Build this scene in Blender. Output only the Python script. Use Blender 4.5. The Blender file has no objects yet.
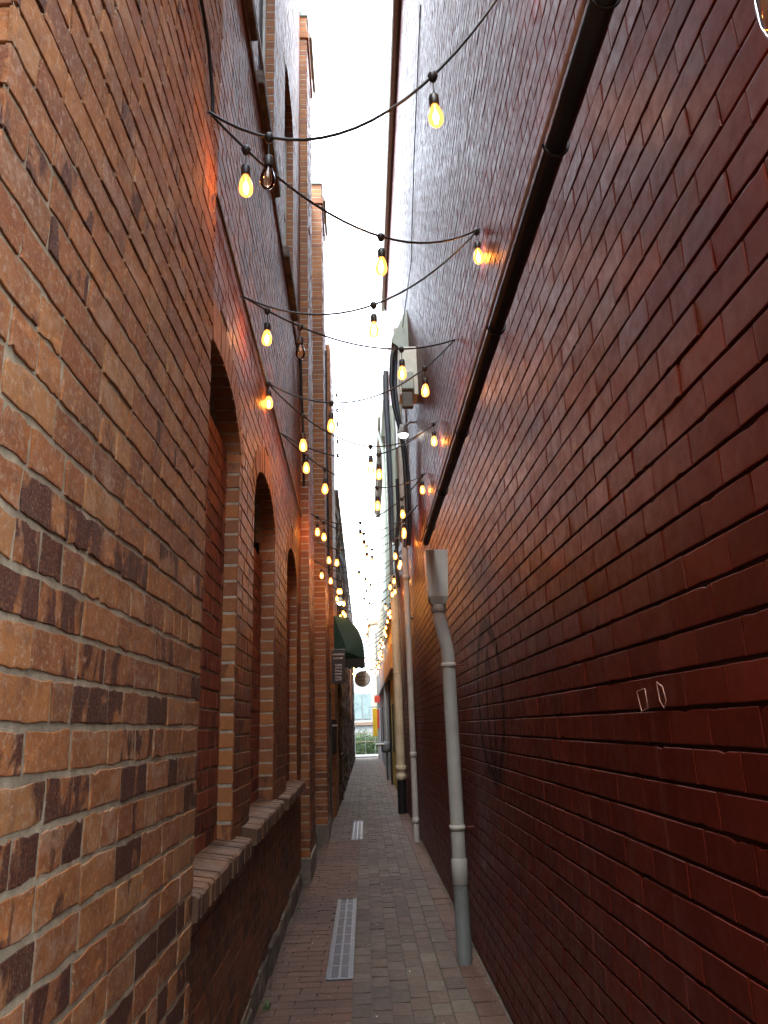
import bpy, math, random
import numpy as np
from mathutils import Vector, Matrix
rng = np.random.default_rng(7)
random.seed(7)
S = bpy.context.scene
COL = S.collection
D = bpy.data
PI = math.pi
EYE = 1.6

# ------------------------------------------------------------------ materials
def new_mat(name):
    m = D.materials.new(name); m.use_nodes = True
    nt = m.node_tree
    return m, nt, nt.nodes, nt.links, nt.nodes['Principled BSDF']

def ramp(n, stops, interp='LINEAR'):
    r = n.new('ShaderNodeValToRGB'); r.color_ramp.interpolation = interp
    cr = r.color_ramp
    while len(cr.elements) > 1: cr.elements.remove(cr.elements[-1])
    cr.elements[0].position = stops[0][0]; cr.elements[0].color = (*stops[0][1], 1)
    for p, c in stops[1:]:
        e = cr.elements.new(p); e.color = (*c, 1)
    return r

def noise(n, l, vec, scale, detail=4, rough=.55, dist=0.):
    t = n.new('ShaderNodeTexNoise'); t.inputs['Scale'].default_value = scale
    t.inputs['Detail'].default_value = detail; t.inputs['Roughness'].default_value = rough
    t.inputs['Distortion'].default_value = dist
    if vec is not None: l.new(vec, t.inputs['Vector'])
    return t

def mapr(n, l, src, a, b, c=0., d=1.):
    m = n.new('ShaderNodeMapRange'); m.clamp = True
    for k, v in zip(('From Min', 'From Max', 'To Min', 'To Max'), (a, b, c, d)): m.inputs[k].default_value = v
    l.new(src, m.inputs['Value']); return m.outputs['Result']

def math_(n, l, op, a, b=None, c=None):
    m = n.new('ShaderNodeMath'); m.operation = op
    for i, v in enumerate((a, b, c)):
        if v is None: continue
        if isinstance(v, (int, float)): m.inputs[i].default_value = v
        else: l.new(v, m.inputs[i])
    return m.outputs[0]

def mix(n, l, fac, a, b, mode='MIX'):
    m = n.new('ShaderNodeMix'); m.data_type = 'RGBA'; m.blend_type = mode
    if isinstance(fac, (int, float)): m.inputs[0].default_value = fac
    else: l.new(fac, m.inputs[0])
    for i, v in ((6, a), (7, b)):
        if isinstance(v, tuple): m.inputs[i].default_value = (*v, 1)
        else: l.new(v, m.inputs[i])
    return m.outputs[2]

def scaled(n, l, vec, s):
    m = n.new('ShaderNodeMapping'); m.inputs['Scale'].default_value = s
    l.new(vec, m.inputs['Vector']); return m.outputs[0]

def bump(n, l, h, strength, dist, prev=None):
    b = n.new('ShaderNodeBump'); b.inputs['Strength'].default_value = strength
    b.inputs['Distance'].default_value = dist; l.new(h, b.inputs['Height'])
    if prev is not None: l.new(prev, b.inputs['Normal'])
    return b.outputs[0]

def brick_mat(name, stops, burn=(.050, .0145, .0095), burn_amt=.0, rough=.7, low_burn=None,
              pale=(.34, .22, .14), pale_amt=.25, soot=0., fine=1.0, spec=.4, shade_var=.35, streak=0., coat=0., coat_rough=.3, mottle=0.):
    m, nt, n, l, P = new_mat(name)
    geo = n.new('ShaderNodeNewGeometry'); pos = geo.outputs['Position']; isl = geo.outputs['Random Per Island']
    base = ramp(n, stops); l.new(isl, base.inputs[0])
    # offset the pattern per brick so it does not run across the joints
    off = n.new('ShaderNodeVectorMath'); off.operation = 'ADD'
    cmb = n.new('ShaderNodeCombineXYZ'); k = math_(n, l, 'MULTIPLY', isl, 37.)
    for i in range(3): l.new(k, cmb.inputs[i])
    l.new(pos, off.inputs[0]); l.new(cmb.outputs[0], off.inputs[1]); bp = off.outputs[0]
    n1 = noise(n, l, bp, 9, 6, .65)
    n2 = noise(n, l, bp, 60, 5, .7)
    n3 = noise(n, l, pos, .9, 4, .6)
    c = mix(n, l, mapr(n, l, n1.outputs[0], .3, .75, 0, shade_var), base.outputs[0], (stops[0][1][0]*.45, stops[0][1][1]*.4, stops[0][1][2]*.5))
    c = mix(n, l, mapr(n, l, n2.outputs[0], .52, .75, 0, pale_amt), c, pale)
    n4 = noise(n, l, pos, 95, 4, .75); n5 = noise(n, l, scaled(n, l, bp, (1, .35, 1)), 34, 5, .7)
    c = mix(n, l, mapr(n, l, n4.outputs[0], .56, .68, 0, .38*min(1, fine)), c, (stops[0][1][0]*.3, stops[0][1][1]*.3, stops[0][1][2]*.35))
    c = mix(n, l, mapr(n, l, n5.outputs[0], .58, .72, 0, .42*min(1, fine)), c, tuple(min(1, v*1.9) for v in stops[min(2, len(stops)-1)][1]))
    if mottle > 0:
        m1 = noise(n, l, bp, 26, 7, .75, .4); m2 = noise(n, l, scaled(n, l, pos, (1, 1, 1.6)), 5.5, 7, .7)
        c = mix(n, l, mapr(n, l, m1.outputs[0], .53, .64, 0, mottle*.55), c, (.10, .052, .034))
        c = mix(n, l, mapr(n, l, m2.outputs[0], .54, .66, 0, mottle*.45), c, pale)
        m3 = noise(n, l, bp, 70, 6, .8, .3)
        c = mix(n, l, mapr(n, l, m3.outputs[0], .60, .68, 0, mottle), c, (.5, .4, .29))
    # burnt / dark glazed patches
    if burn_amt > 0:
        nb = noise(n, l, scaled(n, l, bp, (1, 1, .55)), 11, 5, .6, .6)
        sel = math_(n, l, 'FRACT', math_(n, l, 'MULTIPLY', isl, 7.31))
        amt = math_(n, l, 'ADD', nb.outputs[0], math_(n, l, 'MULTIPLY', math_(n, l, 'SUBTRACT', sel, .5), .55))
        if low_burn:
            sx = n.new('ShaderNodeSeparateXYZ'); l.new(pos, sx.inputs[0])
            amt = math_(n, l, 'ADD', amt, mapr(n, l, sx.outputs[2], low_burn[0], low_burn[1], low_burn[2], low_burn[3]))
        f = mapr(n, l, amt, .645, .72, 0, burn_amt)
        fine_b = noise(n, l, pos, 140, 3, .7)
        f = math_(n, l, 'MULTIPLY', f, mapr(n, l, fine_b.outputs[0], .3, .5, .35, 1))
        c = mix(n, l, f, c, burn)
    if soot > 0:
        c = mix(n, l, mapr(n, l, n3.outputs[0], .42, .7, 0, soot), c, (.03, .022, .02))
    if streak > 0:
        ns = noise(n, l, scaled(n, l, pos, (7, 7, .35)), 1.6, 5, .6)
        c = mix(n, l, mapr(n, l, ns.outputs[0], .56, .72, 0, streak), c, (.25, .16, .14))  # pale vertical streaks: efflorescence plus glossy reflection painted into the colour
    l.new(c, P.inputs['Base Color'])
    P.inputs['Specular IOR Level'].default_value = spec
    rn = noise(n, l, pos, 25, 4)
    l.new(mapr(n, l, rn.outputs[0], .3, .7, rough-.1, min(1, rough+.12)), P.inputs['Roughness'])
    if coat:
        P.inputs['Coat Weight'].default_value = coat; P.inputs['Coat Roughness'].default_value = coat_rough
    b1 = bump(n, l, noise(n, l, bp, 18, 5, .6).outputs[0], min(1, .6*fine), .002)
    b2 = bump(n, l, noise(n, l, pos, 210, 4, .75).outputs[0], .55*fine, .0012, b1)
    l.new(b2, P.inputs['Normal'])
    return m

def rough_mat(name, col, rough=.8, var=.35, scale=12, bstr=.4, bdist=.003, metallic=0., spec=.4, dirt=None, dirt_amt=0.):
    m, nt, n, l, P = new_mat(name)
    geo = n.new('ShaderNodeNewGeometry'); pos = geo.outputs['Position']
    n1 = noise(n, l, pos, scale, 6, .65)
    dark = tuple(v*(1-var) for v in col); lite = tuple(min(1, v*(1+var*.6)) for v in col)
    r = ramp(n, [(.3, dark), (.7, lite)]); l.new(n1.outputs[0], r.inputs[0]); c = r.outputs[0]
    if dirt:
        nd = noise(n, l, pos, 3.1, 6, .65)
        c = mix(n, l, mapr(n, l, nd.outputs[0], .45, .65, 0, dirt_amt), c, dirt)
    l.new(c, P.inputs['Base Color'])
    P.inputs['Metallic'].default_value = metallic; P.inputs['Specular IOR Level'].default_value = spec
    l.new(mapr(n, l, n1.outputs[0], .3, .7, max(.05, rough-.12), min(1, rough+.1)), P.inputs['Roughness'])
    l.new(bump(n, l, noise(n, l, pos, scale*8, 5, .7).outputs[0], bstr, bdist), P.inputs['Normal'])
    return m

M = {}
OR = [(0, (.24, .080, .026)), (.2, (.36, .124, .034)), (.42, (.42, .163, .045)), (.6, (.30, .096, .028)), (.75, (.45, .205, .068)), (.88, (.22, .077, .031)), (1, (.38, .136, .037))]
M['brick_near'] = brick_mat('near orange brick', OR, burn_amt=.95, low_burn=(.5, 2.4, .22, -.10), rough=.74, pale=(.46, .34, .23), pale_amt=.8, spec=.3, fine=2.0, shade_var=.75, mottle=.8)
RD = [(0, (.16, .045, .017)), (.2, (.24, .068, .021)), (.45, (.31, .092, .026)), (.62, (.18, .055, .022)), (.8, (.36, .125, .034)), (.92, (.10, .034, .020)), (1, (.26, .075, .025))]
M['brick_red'] = brick_mat('weathered red brick', RD, burn_amt=.75, low_burn=(.5, 2.0, .08, -.1), rough=.50, soot=.3, pale=(.3, .16, .10), pale_amt=.25, spec=.35)
M['brick_jamb'] = brick_mat('buff orange brick', [(0, (.27, .098, .032)), (.35, (.36, .150, .050)), (.6, (.42, .155, .040)), (.8, (.24, .085, .034)), (1, (.30, .125, .045))], burn_amt=.6, low_burn=(.5, 2.4, .02, -.16), rough=.7, soot=.1)
M['brick_infill'] = brick_mat('infill brick', [(0, (.23, .048, .018)), (.5, (.32, .075, .024)), (.8, (.17, .04, .022)), (1, (.28, .065, .022))], burn_amt=.7, low_burn=(.5, 2.0, .08, -.1), rough=.7)
M['brick_sill'] = brick_mat('dark sill brick', [(0, (.07, .040, .022)), (.4, (.17, .080, .034)), (.7, (.10, .055, .030)), (1, (.22, .100, .038))], burn_amt=.3, rough=.75, soot=.25)
M['stone_dark'] = brick_mat('dark rubble stone', [(0, (.035, .025, .022)), (.4, (.06, .04, .033)), (.7, (.085, .055, .042)), (1, (.11, .075, .055))], rough=.85, fine=1.6, pale_amt=.3, soot=.3)
M['mortar_pale'] = rough_mat('pale lime mortar', (.40, .325, .215), .92, .4, 30, .9, .003, dirt=(.15, .11, .07), dirt_amt=.6)
M['mortar_mid'] = rough_mat('grey mortar', (.34, .26, .175), .92, .45, 30, .9, .003, dirt=(.05, .035, .025), dirt_amt=.7)
M['mortar_dark'] = rough_mat('dark joint', (.030, .008, .006), .9, .4, 30, .8, .003)
M['mortar_white'] = rough_mat('jamb mortar', (.42, .36, .27), .92, .3, 30, .9, .003)
M['core'] = rough_mat('rough core masonry', (.16, .07, .045), .9, .3, 4)
M['void'] = rough_mat('dark board and painted shade', (.02, .016, .014), .9, .3, 6)  # near-black for dark boards, also colours in the shade of open cavities
M['foundation'] = rough_mat('foundation stone', (.22, .18, .135), .92, .6, 14, .9, .01, dirt=(.06, .045, .03), dirt_amt=.8)
M['concrete'] = rough_mat('old concrete', (.20, .17, .13), .9, .35, 16, .7, .005)
M['pipe_grey'] = rough_mat('grey plastic pipe', (.35, .36, .335), .42, .12, 5, .1, .001, spec=.45, dirt=(.2, .19, .16), dirt_amt=.35)
M['pipe_low'] = rough_mat('weathered blue grey pipe', (.17, .19, .19), .5, .15, 8, .2, .001, dirt=(.10, .10, .09), dirt_amt=.5)
M['pipe_light'] = rough_mat('light grey painted pipe', (.45, .44, .40), .5, .14, 8, .2, .001, dirt=(.25, .22, .18), dirt_amt=.4)
M['cream'] = rough_mat('cream painted iron', (.60, .52, .36), .5, .12, 6, .2, .001, dirt=(.3, .22, .12), dirt_amt=.4)
M['black_iron'] = rough_mat('black painted iron', (.016, .016, .018), .35, .3, 10, .3, .001, spec=.5)
M['gutter_black'] = rough_mat('black gutter', (.012, .014, .020), .5, .4, 9, .2, .001, spec=.3)
M['flash'] = rough_mat('lip flashing with painted glint', (.5, .38, .36), .5, .3, 20)
M['cable'] = rough_mat('black rubber cable', (.012, .014, .015), .5, .2, 30, .1, .0005)
M['socket'] = rough_mat('dark lamp socket', (.018, .018, .017), .45, .2, 30, .1, .0005)
M['steel'] = rough_mat('galvanised steel', (.14, .16, .175), .6, .3, 18, .3, .001, metallic=.15, dirt=(.08, .07, .06), dirt_amt=.5)
M['steel_dark'] = rough_mat('dull grate steel', (.055, .068, .085), .5, .35, 22, .4, .001, metallic=.2, dirt=(.05, .04, .035), dirt_amt=.6)
M['box_cream'] = rough_mat('pale box enamel', (.66, .66, .56), .5, .12, 8, .15, .001, dirt=(.3, .27, .2), dirt_amt=.4)
M['box_green'] = rough_mat('grey green enamel', (.33, .38, .33), .55, .12, 8)
M['trim_green'] = rough_mat('grey green painted boards', (.30, .34, .29), .6, .2, 5)
M['trim_dark'] = rough_mat('brown fascia board', (.10, .085, .07), .7, .3, 6)
M['gut_olive'] = rough_mat('olive grey eave gutter', (.26, .26, .20), .45, .25, 7, dirt=(.3, .3, .26), dirt_amt=.3)
M['verdigris'] = rough_mat('verdigris metal cap', (.26, .33, .31), .6, .25, 10)
M['frame_white'] = rough_mat('faded white frame', (.55, .55, .50), .6, .2, 10)
M['awning'] = rough_mat('green awning canvas', (.012, .055, .038), .62, .25, 5, .3, .002)
M['awning_dark'] = rough_mat('dark valance canvas', (.012, .018, .016), .75, .2, 8)
M['board'] = rough_mat('dark sign board', (.035, .035, .035), .6, .2, 9)
M['letter'] = rough_mat('off white lettering', (.55, .55, .52), .7, .1, 9)
M['sign_white'] = rough_mat('white sign face', (.88, .87, .82), .6, .08, 9)
M['sign_rim'] = rough_mat('grey sign rim', (.16, .14, .12), .5, .1, 9)
M['yellow'] = rough_mat('mustard painted wall', (.62, .40, .04), .7, .2, 4, dirt=(.25, .14, .03), dirt_amt=.3)
M['orange'] = rough_mat('orange fascia', (.62, .24, .03), .6, .2, 4)
M['lilac'] = rough_mat('grey render wall', (.34, .32, .34), .85, .2, 4, dirt=(.15, .13, .13), dirt_amt=.4)
M['pale_wall'] = rough_mat('pale cladding', (.24, .245, .235), .7, .15, 3)
M['pale_glass'] = rough_mat('pale translucent sheet', (.15, .20, .195), .35, .25, 3)
M['cream_wall'] = rough_mat('cream house wall', (.45, .41, .27), .8, .08, 3)
M['red_sign'] = rough_mat('red sign', (.62, .07, .05), .5, .1, 4)
M['yellow_sign'] = rough_mat('yellow banner', (.75, .50, .03), .5, .12, 4)
M['timber'] = rough_mat('weathered timber', (.16, .11, .075), .85, .3, 9)
M['fence_grey'] = rough_mat('grey fence tube', (.12, .135, .125), .6, .2, 9)
M['pavement'] = rough_mat('pale pavement', (.15, .14, .125), .9, .15, 6)
M['ground'] = rough_mat('sandy grit bed', (.10, .082, .062), .95, .4, 25, .8, .004)
M['street'] = rough_mat('asphalt street', (.055, .055, .055), .9, .25, 30)
M['stone_pink'] = rough_mat('pinkish painted pier', (.42, .20, .12), .8, .25, 8)
M['ceramic'] = rough_mat('dark ceramic', (.10, .09, .085), .4, .2, 9)
M['mint'] = rough_mat('pale green lamp', (.50, .60, .52), .5, .1, 9)
M['chalk'] = rough_mat('chalk line', (.42, .24, .19), .95, .3, 60)
M['litter'] = rough_mat('pale litter', (.6, .58, .52), .9, .2, 60)

def paver_mat(name, stops, soot):
    return brick_mat(name, stops, rough=.78, pale=(.2, .17, .14), pale_amt=.35, soot=soot, fine=1.2, spec=.3, shade_var=.5)
M['paver'] = paver_mat('grey brown paver', [(0, (.075, .055, .040)), (.35, (.115, .089, .064)), (.6, (.125, .082, .056)), (.85, (.145, .120, .088)), (1, (.085, .056, .038))], .6)
M['paver_red'] = paver_mat('red clay paver', [(0, (.105, .058, .042)), (.5, (.14, .080, .056)), (1, (.125, .075, .054))], .45)
M['paver_brown'] = paver_mat('dull red paver', [(0, (.100, .050, .032)), (.5, (.132, .066, .042)), (1, (.115, .064, .042))], .6)

def leaf_mat(name, c1, c2):
    m, nt, n, l, P = new_mat(name)
    geo = n.new('ShaderNodeNewGeometry')
    r = ramp(n, [(0, c1), (1, c2)]); l.new(geo.outputs['Random Per Island'], r.inputs[0]); l.new(r.outputs[0], P.inputs['Base Color'])
    P.inputs['Roughness'].default_value = .6
    return m
M['leaf'] = leaf_mat('hedge leaf', (.015, .04, .008), (.06, .12, .02))
M['leaf_pale'] = leaf_mat('pale vine leaf', (.03, .06, .018), (.09, .14, .05))
M['weed'] = leaf_mat('weed leaf', (.03, .07, .015), (.07, .13, .03))

def right_paint():
    m = brick_mat('oxblood painted brick', [(0, (.082, .0100, .0056)), (.3, (.108, .0128, .0066)), (.6, (.093, .0112, .0060)), (.85, (.140, .0190, .0098)), (1, (.100, .0130, .0074))],
                  rough=.42, pale=(.20, .035, .022), pale_amt=.35, shade_var=.45, fine=.4, spec=.2, streak=.16)
    n, l = m.node_tree.nodes, m.node_tree.links
    P = n['Principled BSDF']; src = P.inputs['Base Color'].links[0].from_socket
    geo = n.new('ShaderNodeNewGeometry'); sx = n.new('ShaderNodeSeparateXYZ'); l.new(geo.outputs['Position'], sx.inputs[0])
    def ring(cy, cz, ry, rz, w, wob=.06):
        nn = noise(n, l, geo.outputs['Position'], 3.5, 2)
        dy = math_(n, l, 'DIVIDE', math_(n, l, 'SUBTRACT', sx.outputs[1], cy), ry)
        dz = math_(n, l, 'DIVIDE', math_(n, l, 'SUBTRACT', sx.outputs[2], cz), rz)
        r = math_(n, l, 'SQRT', math_(n, l, 'ADD', math_(n, l, 'MULTIPLY', dy, dy), math_(n, l, 'MULTIPLY', dz, dz)))
        r = math_(n, l, 'ADD', r, math_(n, l, 'MULTIPLY', math_(n, l, 'SUBTRACT', nn.outputs[0], .5), wob*2))
        a = math_(n, l, 'ABSOLUTE', math_(n, l, 'SUBTRACT', r, 1.))
        return mapr(n, l, a, w*.4, w, 1, 0)
    f = math_(n, l, 'MAXIMUM', ring(4.80, 1.74, .46, .46, .15), ring(4.78, 1.66, .12, .32, .35, .1))
    br = noise(n, l, geo.outputs['Position'], 30, 3)
    f = math_(n, l, 'MULTIPLY', f, mapr(n, l, br.outputs[0], .3, .6, .5, .92))
    l.new(mix(n, l, f, src, (.004, .004, .005)), P.inputs['Base Color'])
    l.new(math_(n, l, 'MULTIPLY', math_(n, l, 'SUBTRACT', 1., f), .20), P.inputs['Specular IOR Level'])
    return m
M['brick_painted'] = right_paint()

def glass_mat(name, tint, em, em_col):
    m = D.materials.new(name); m.use_nodes = True; nt = m.node_tree; n, l = nt.nodes, nt.links
    n.clear()
    out = n.new('ShaderNodeOutputMaterial'); tr = n.new('ShaderNodeBsdfTransparent'); gl = n.new('ShaderNodeBsdfGlossy')
    gl.inputs['Roughness'].default_value = .05; tr.inputs[0].default_value = (*tint, 1)
    lw = n.new('ShaderNodeLayerWeight'); lw.inputs[0].default_value = .35
    mx = n.new('ShaderNodeMixShader'); l.new(lw.outputs['Fresnel'], mx.inputs[0]); l.new(tr.outputs[0], mx.inputs[1]); l.new(gl.outputs[0], mx.inputs[2])
    last = mx.outputs[0]
    if em:
        e = n.new('ShaderNodeEmission'); e.inputs[0].default_value = (*em_col, 1); e.inputs[1].default_value = em
        ad = n.new('ShaderNodeAddShader'); l.new(last, ad.inputs[0]); l.new(e.outputs[0], ad.inputs[1]); last = ad.outputs[0]
    l.new(last, out.inputs[0])
    try: m.cycles.emission_sampling = 'NONE'
    except Exception: pass
    return m
M['glass_lit'] = glass_mat('lit amber bulb glass', (1., .66, .32), .32, (1., .36, .08))
M['glass_clear'] = glass_mat('unlit clear bulb glass', (.93, .87, .76), 0, (1, 1, 1))
def emit_mat(name, col, s):
    m = D.materials.new(name); m.use_nodes = True; n, l = m.node_tree.nodes, m.node_tree.links; n.clear()
    o = n.new('ShaderNodeOutputMaterial'); e = n.new('ShaderNodeEmission'); e.inputs[0].default_value = (*col, 1); e.inputs[1].default_value = s
    l.new(e.outputs[0], o.inputs[0]); return m
M['filament'] = emit_mat('glowing filament', (1., .46, .14), 32)
M['filament_far'] = emit_mat('glowing far filament', (1., .58, .22), 30)
M['filament_off'] = rough_mat('cold filament', (.45, .3, .16), .4, .1, 30)
M['lamp_lit'] = emit_mat('lit porch lamp', (1., .95, .8), 3)
try: M['lamp_lit'].cycles.emission_sampling = 'NONE'
except Exception: pass

# ------------------------------------------------------------------ mesh tools
class Acc:
    def __init__(s): s.v = []; s.nv = 0; s.loops = []; s.sizes = []; s.mi = []; s.smooth = []; s.mats = []
    def mat(s, m):
        if isinstance(m, str): m = M[m]
        if m not in s.mats: s.mats.append(m)
        return s.mats.index(m)
    def add(s, verts, faces, m, smooth=False):
        verts = np.asarray(verts, float).reshape(-1, 3); k = s.mat(m)
        for f in faces:
            s.loops.append(np.asarray(f, np.int64)+s.nv); s.sizes.append(np.array([len(f)])); s.mi.append(np.array([k])); s.smooth.append(np.array([smooth]))
        s.v.append(verts); s.nv += len(verts)
    def add_many(s, verts, quads, ngons, m, smooth=True):
        # verts (N,K,3); quads (Q,4) and ngons (list of index lists) are local to one item
        N, K, _ = verts.shape; k = s.mat(m); base = (np.arange(N)*K+s.nv)[:, None]
        for arr in ([np.asarray(quads)] if len(quads) else [])+[np.asarray([g]) for g in ngons]:
            L = (base[:, :, None]+arr[None]).reshape(-1)
            cnt = N*arr.shape[0]
            s.loops.append(L); s.sizes.append(np.full(cnt, arr.shape[1])); s.mi.append(np.full(cnt, k)); s.smooth.append(np.full(cnt, smooth))
        s.v.append(verts.reshape(-1, 3)); s.nv += N*K
    def add_ngon_only(s, N, K, g, m):
        k = s.mat(m); L = ((np.arange(N)*K+s.nv)[:, None]+np.asarray(g)[None]).reshape(-1)
        s.loops.append(L); s.sizes.append(np.full(N, len(g))); s.mi.append(np.full(N, k)); s.smooth.append(np.full(N, False))
    def build(s, name, parent=None):
        me = D.meshes.new(name)
        v = np.concatenate(s.v).astype(np.float32); L = np.concatenate(s.loops).astype(np.int32); z = np.concatenate(s.sizes).astype(np.int32)
        me.vertices.add(len(v)); me.vertices.foreach_set('co', v.ravel())
        me.loops.add(len(L)); me.loops.foreach_set('vertex_index', L)
        st = np.concatenate([[0], np.cumsum(z)[:-1]]).astype(np.int32)
        me.polygons.add(len(z)); me.polygons.foreach_set('loop_start', st); me.polygons.foreach_set('loop_total', z)
        me.polygons.foreach_set('material_index', np.concatenate(s.mi).astype(np.int32))
        me.polygons.foreach_set('use_smooth', np.concatenate(s.smooth).astype(bool))
        for m in s.mats: me.materials.append(m)
        me.update(calc_edges=True); me.validate()
        o = D.objects.new(name, me); COL.objects.link(o)
        if parent is not None:
            o.parent = parent
            off = Vector((0, 0, 0)); q = parent
            while q is not None: off += q.location; q = q.parent
            me.transform(Matrix.Translation(-off))
        return o

BOXF = [(0, 3, 2, 1), (4, 5, 6, 7), (0, 1, 5, 4), (1, 2, 6, 5), (2, 3, 7, 6), (3, 0, 4, 7)]
def box(a, x0, x1, y0, y1, z0, z1, m, bev=0.):
    x0, x1 = sorted((x0, x1)); y0, y1 = sorted((y0, y1)); z0, z1 = sorted((z0, z1))
    if bev <= 0:
        a.add([(x0, y0, z0), (x1, y0, z0), (x1, y1, z0), (x0, y1, z0), (x0, y0, z1), (x1, y0, z1), (x1, y1, z1), (x0, y1, z1)], BOXF, m)
    else:
        b = bev; vs = []; idx = {}
        fs = []
        def ring(z, i):
            return [(x0+i, y0, z), (x1-i, y0, z), (x1, y0+i, z), (x1, y1-i, z), (x1-i, y1, z), (x0+i, y1, z), (x0, y1-i, z), (x0, y0+i, z)]
        def inner(z): return [(x0+b, y0+b, z), (x1-b, y0+b, z), (x1-b, y0+b, z), (x1-b, y1-b, z), (x1-b, y1-b, z), (x0+b, y1-b, z), (x0+b, y1-b, z), (x0+b, y0+b, z)]
        vs = inner(z0)+ring(z0+b, b)+ring(z1-b, b)+inner(z1)
        for r in range(3):
            for i in range(8):
                j = (i+1) % 8; fs.append((r*8+i, r*8+j, r*8+8+j, r*8+8+i))
        fs.append((7, 5, 3, 1)); fs.append((24, 26, 28, 30))
        a.add(vs, fs, m)

def tube(a, pts, r, m, seg=10, caps=True, smooth=True):
    pts = [Vector(p) for p in pts]; n = len(pts)
    rs = r if isinstance(r, (list, tuple)) else [r]*n
    vs = []; prev = None
    for i, p in enumerate(pts):
        t = (pts[min(i+1, n-1)]-pts[max(i-1, 0)]).normalized()
        if prev is None:
            u = Vector((0, 0, 1)).cross(t)
            if u.length < .05: u = Vector((1, 0, 0)).cross(t)
            u.normalize()
        else:
            u = prev-t*prev.dot(t); u.normalize()
        prev = u; w = t.cross(u)
        for k in range(seg):
            ang = 2*PI*k/seg; q = p+(u*math.cos(ang)+w*math.sin(ang))*rs[i]; vs.append(q[:])
    fs = [(i*seg+k, i*seg+(k+1) % seg, (i+1)*seg+(k+1) % seg, (i+1)*seg+k) for i in range(n-1) for k in range(seg)]
    a.add(vs, fs, m, smooth)
    if caps:
        a.add(vs[:seg], [tuple(range(seg))[::-1]], m); a.add(vs[-seg:], [tuple(range(seg))], m)

def lathe(a, prof, m, seg=12, c=(0, 0, 0)):
    vs = [(c[0]+r*math.cos(2*PI*k/seg), c[1]+r*math.sin(2*PI*k/seg), c[2]+z) for r, z in prof for k in range(seg)]
    fs = [(i*seg+k, (i+1)*seg+k, (i+1)*seg+(k+1) % seg, i*seg+(k+1) % seg) for i in range(len(prof)-1) for k in range(seg)]
    a.add(vs, fs, m, True)

def prism(a, poly, axis, lo, hi, m):
    n = len(poly)
    def P(p, t): return {'x': (t, p[0], p[1]), 'y': (p[0], t, p[1]), 'z': (p[0], p[1], t)}[axis]
    vs = [P(p, lo) for p in poly]+[P(p, hi) for p in poly]
    fs = [tuple(range(n))[::-1], tuple(range(n, 2*n))]+[(i, (i+1) % n, n+(i+1) % n, n+i) for i in range(n)]
    a.add(vs, fs, m)

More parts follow.
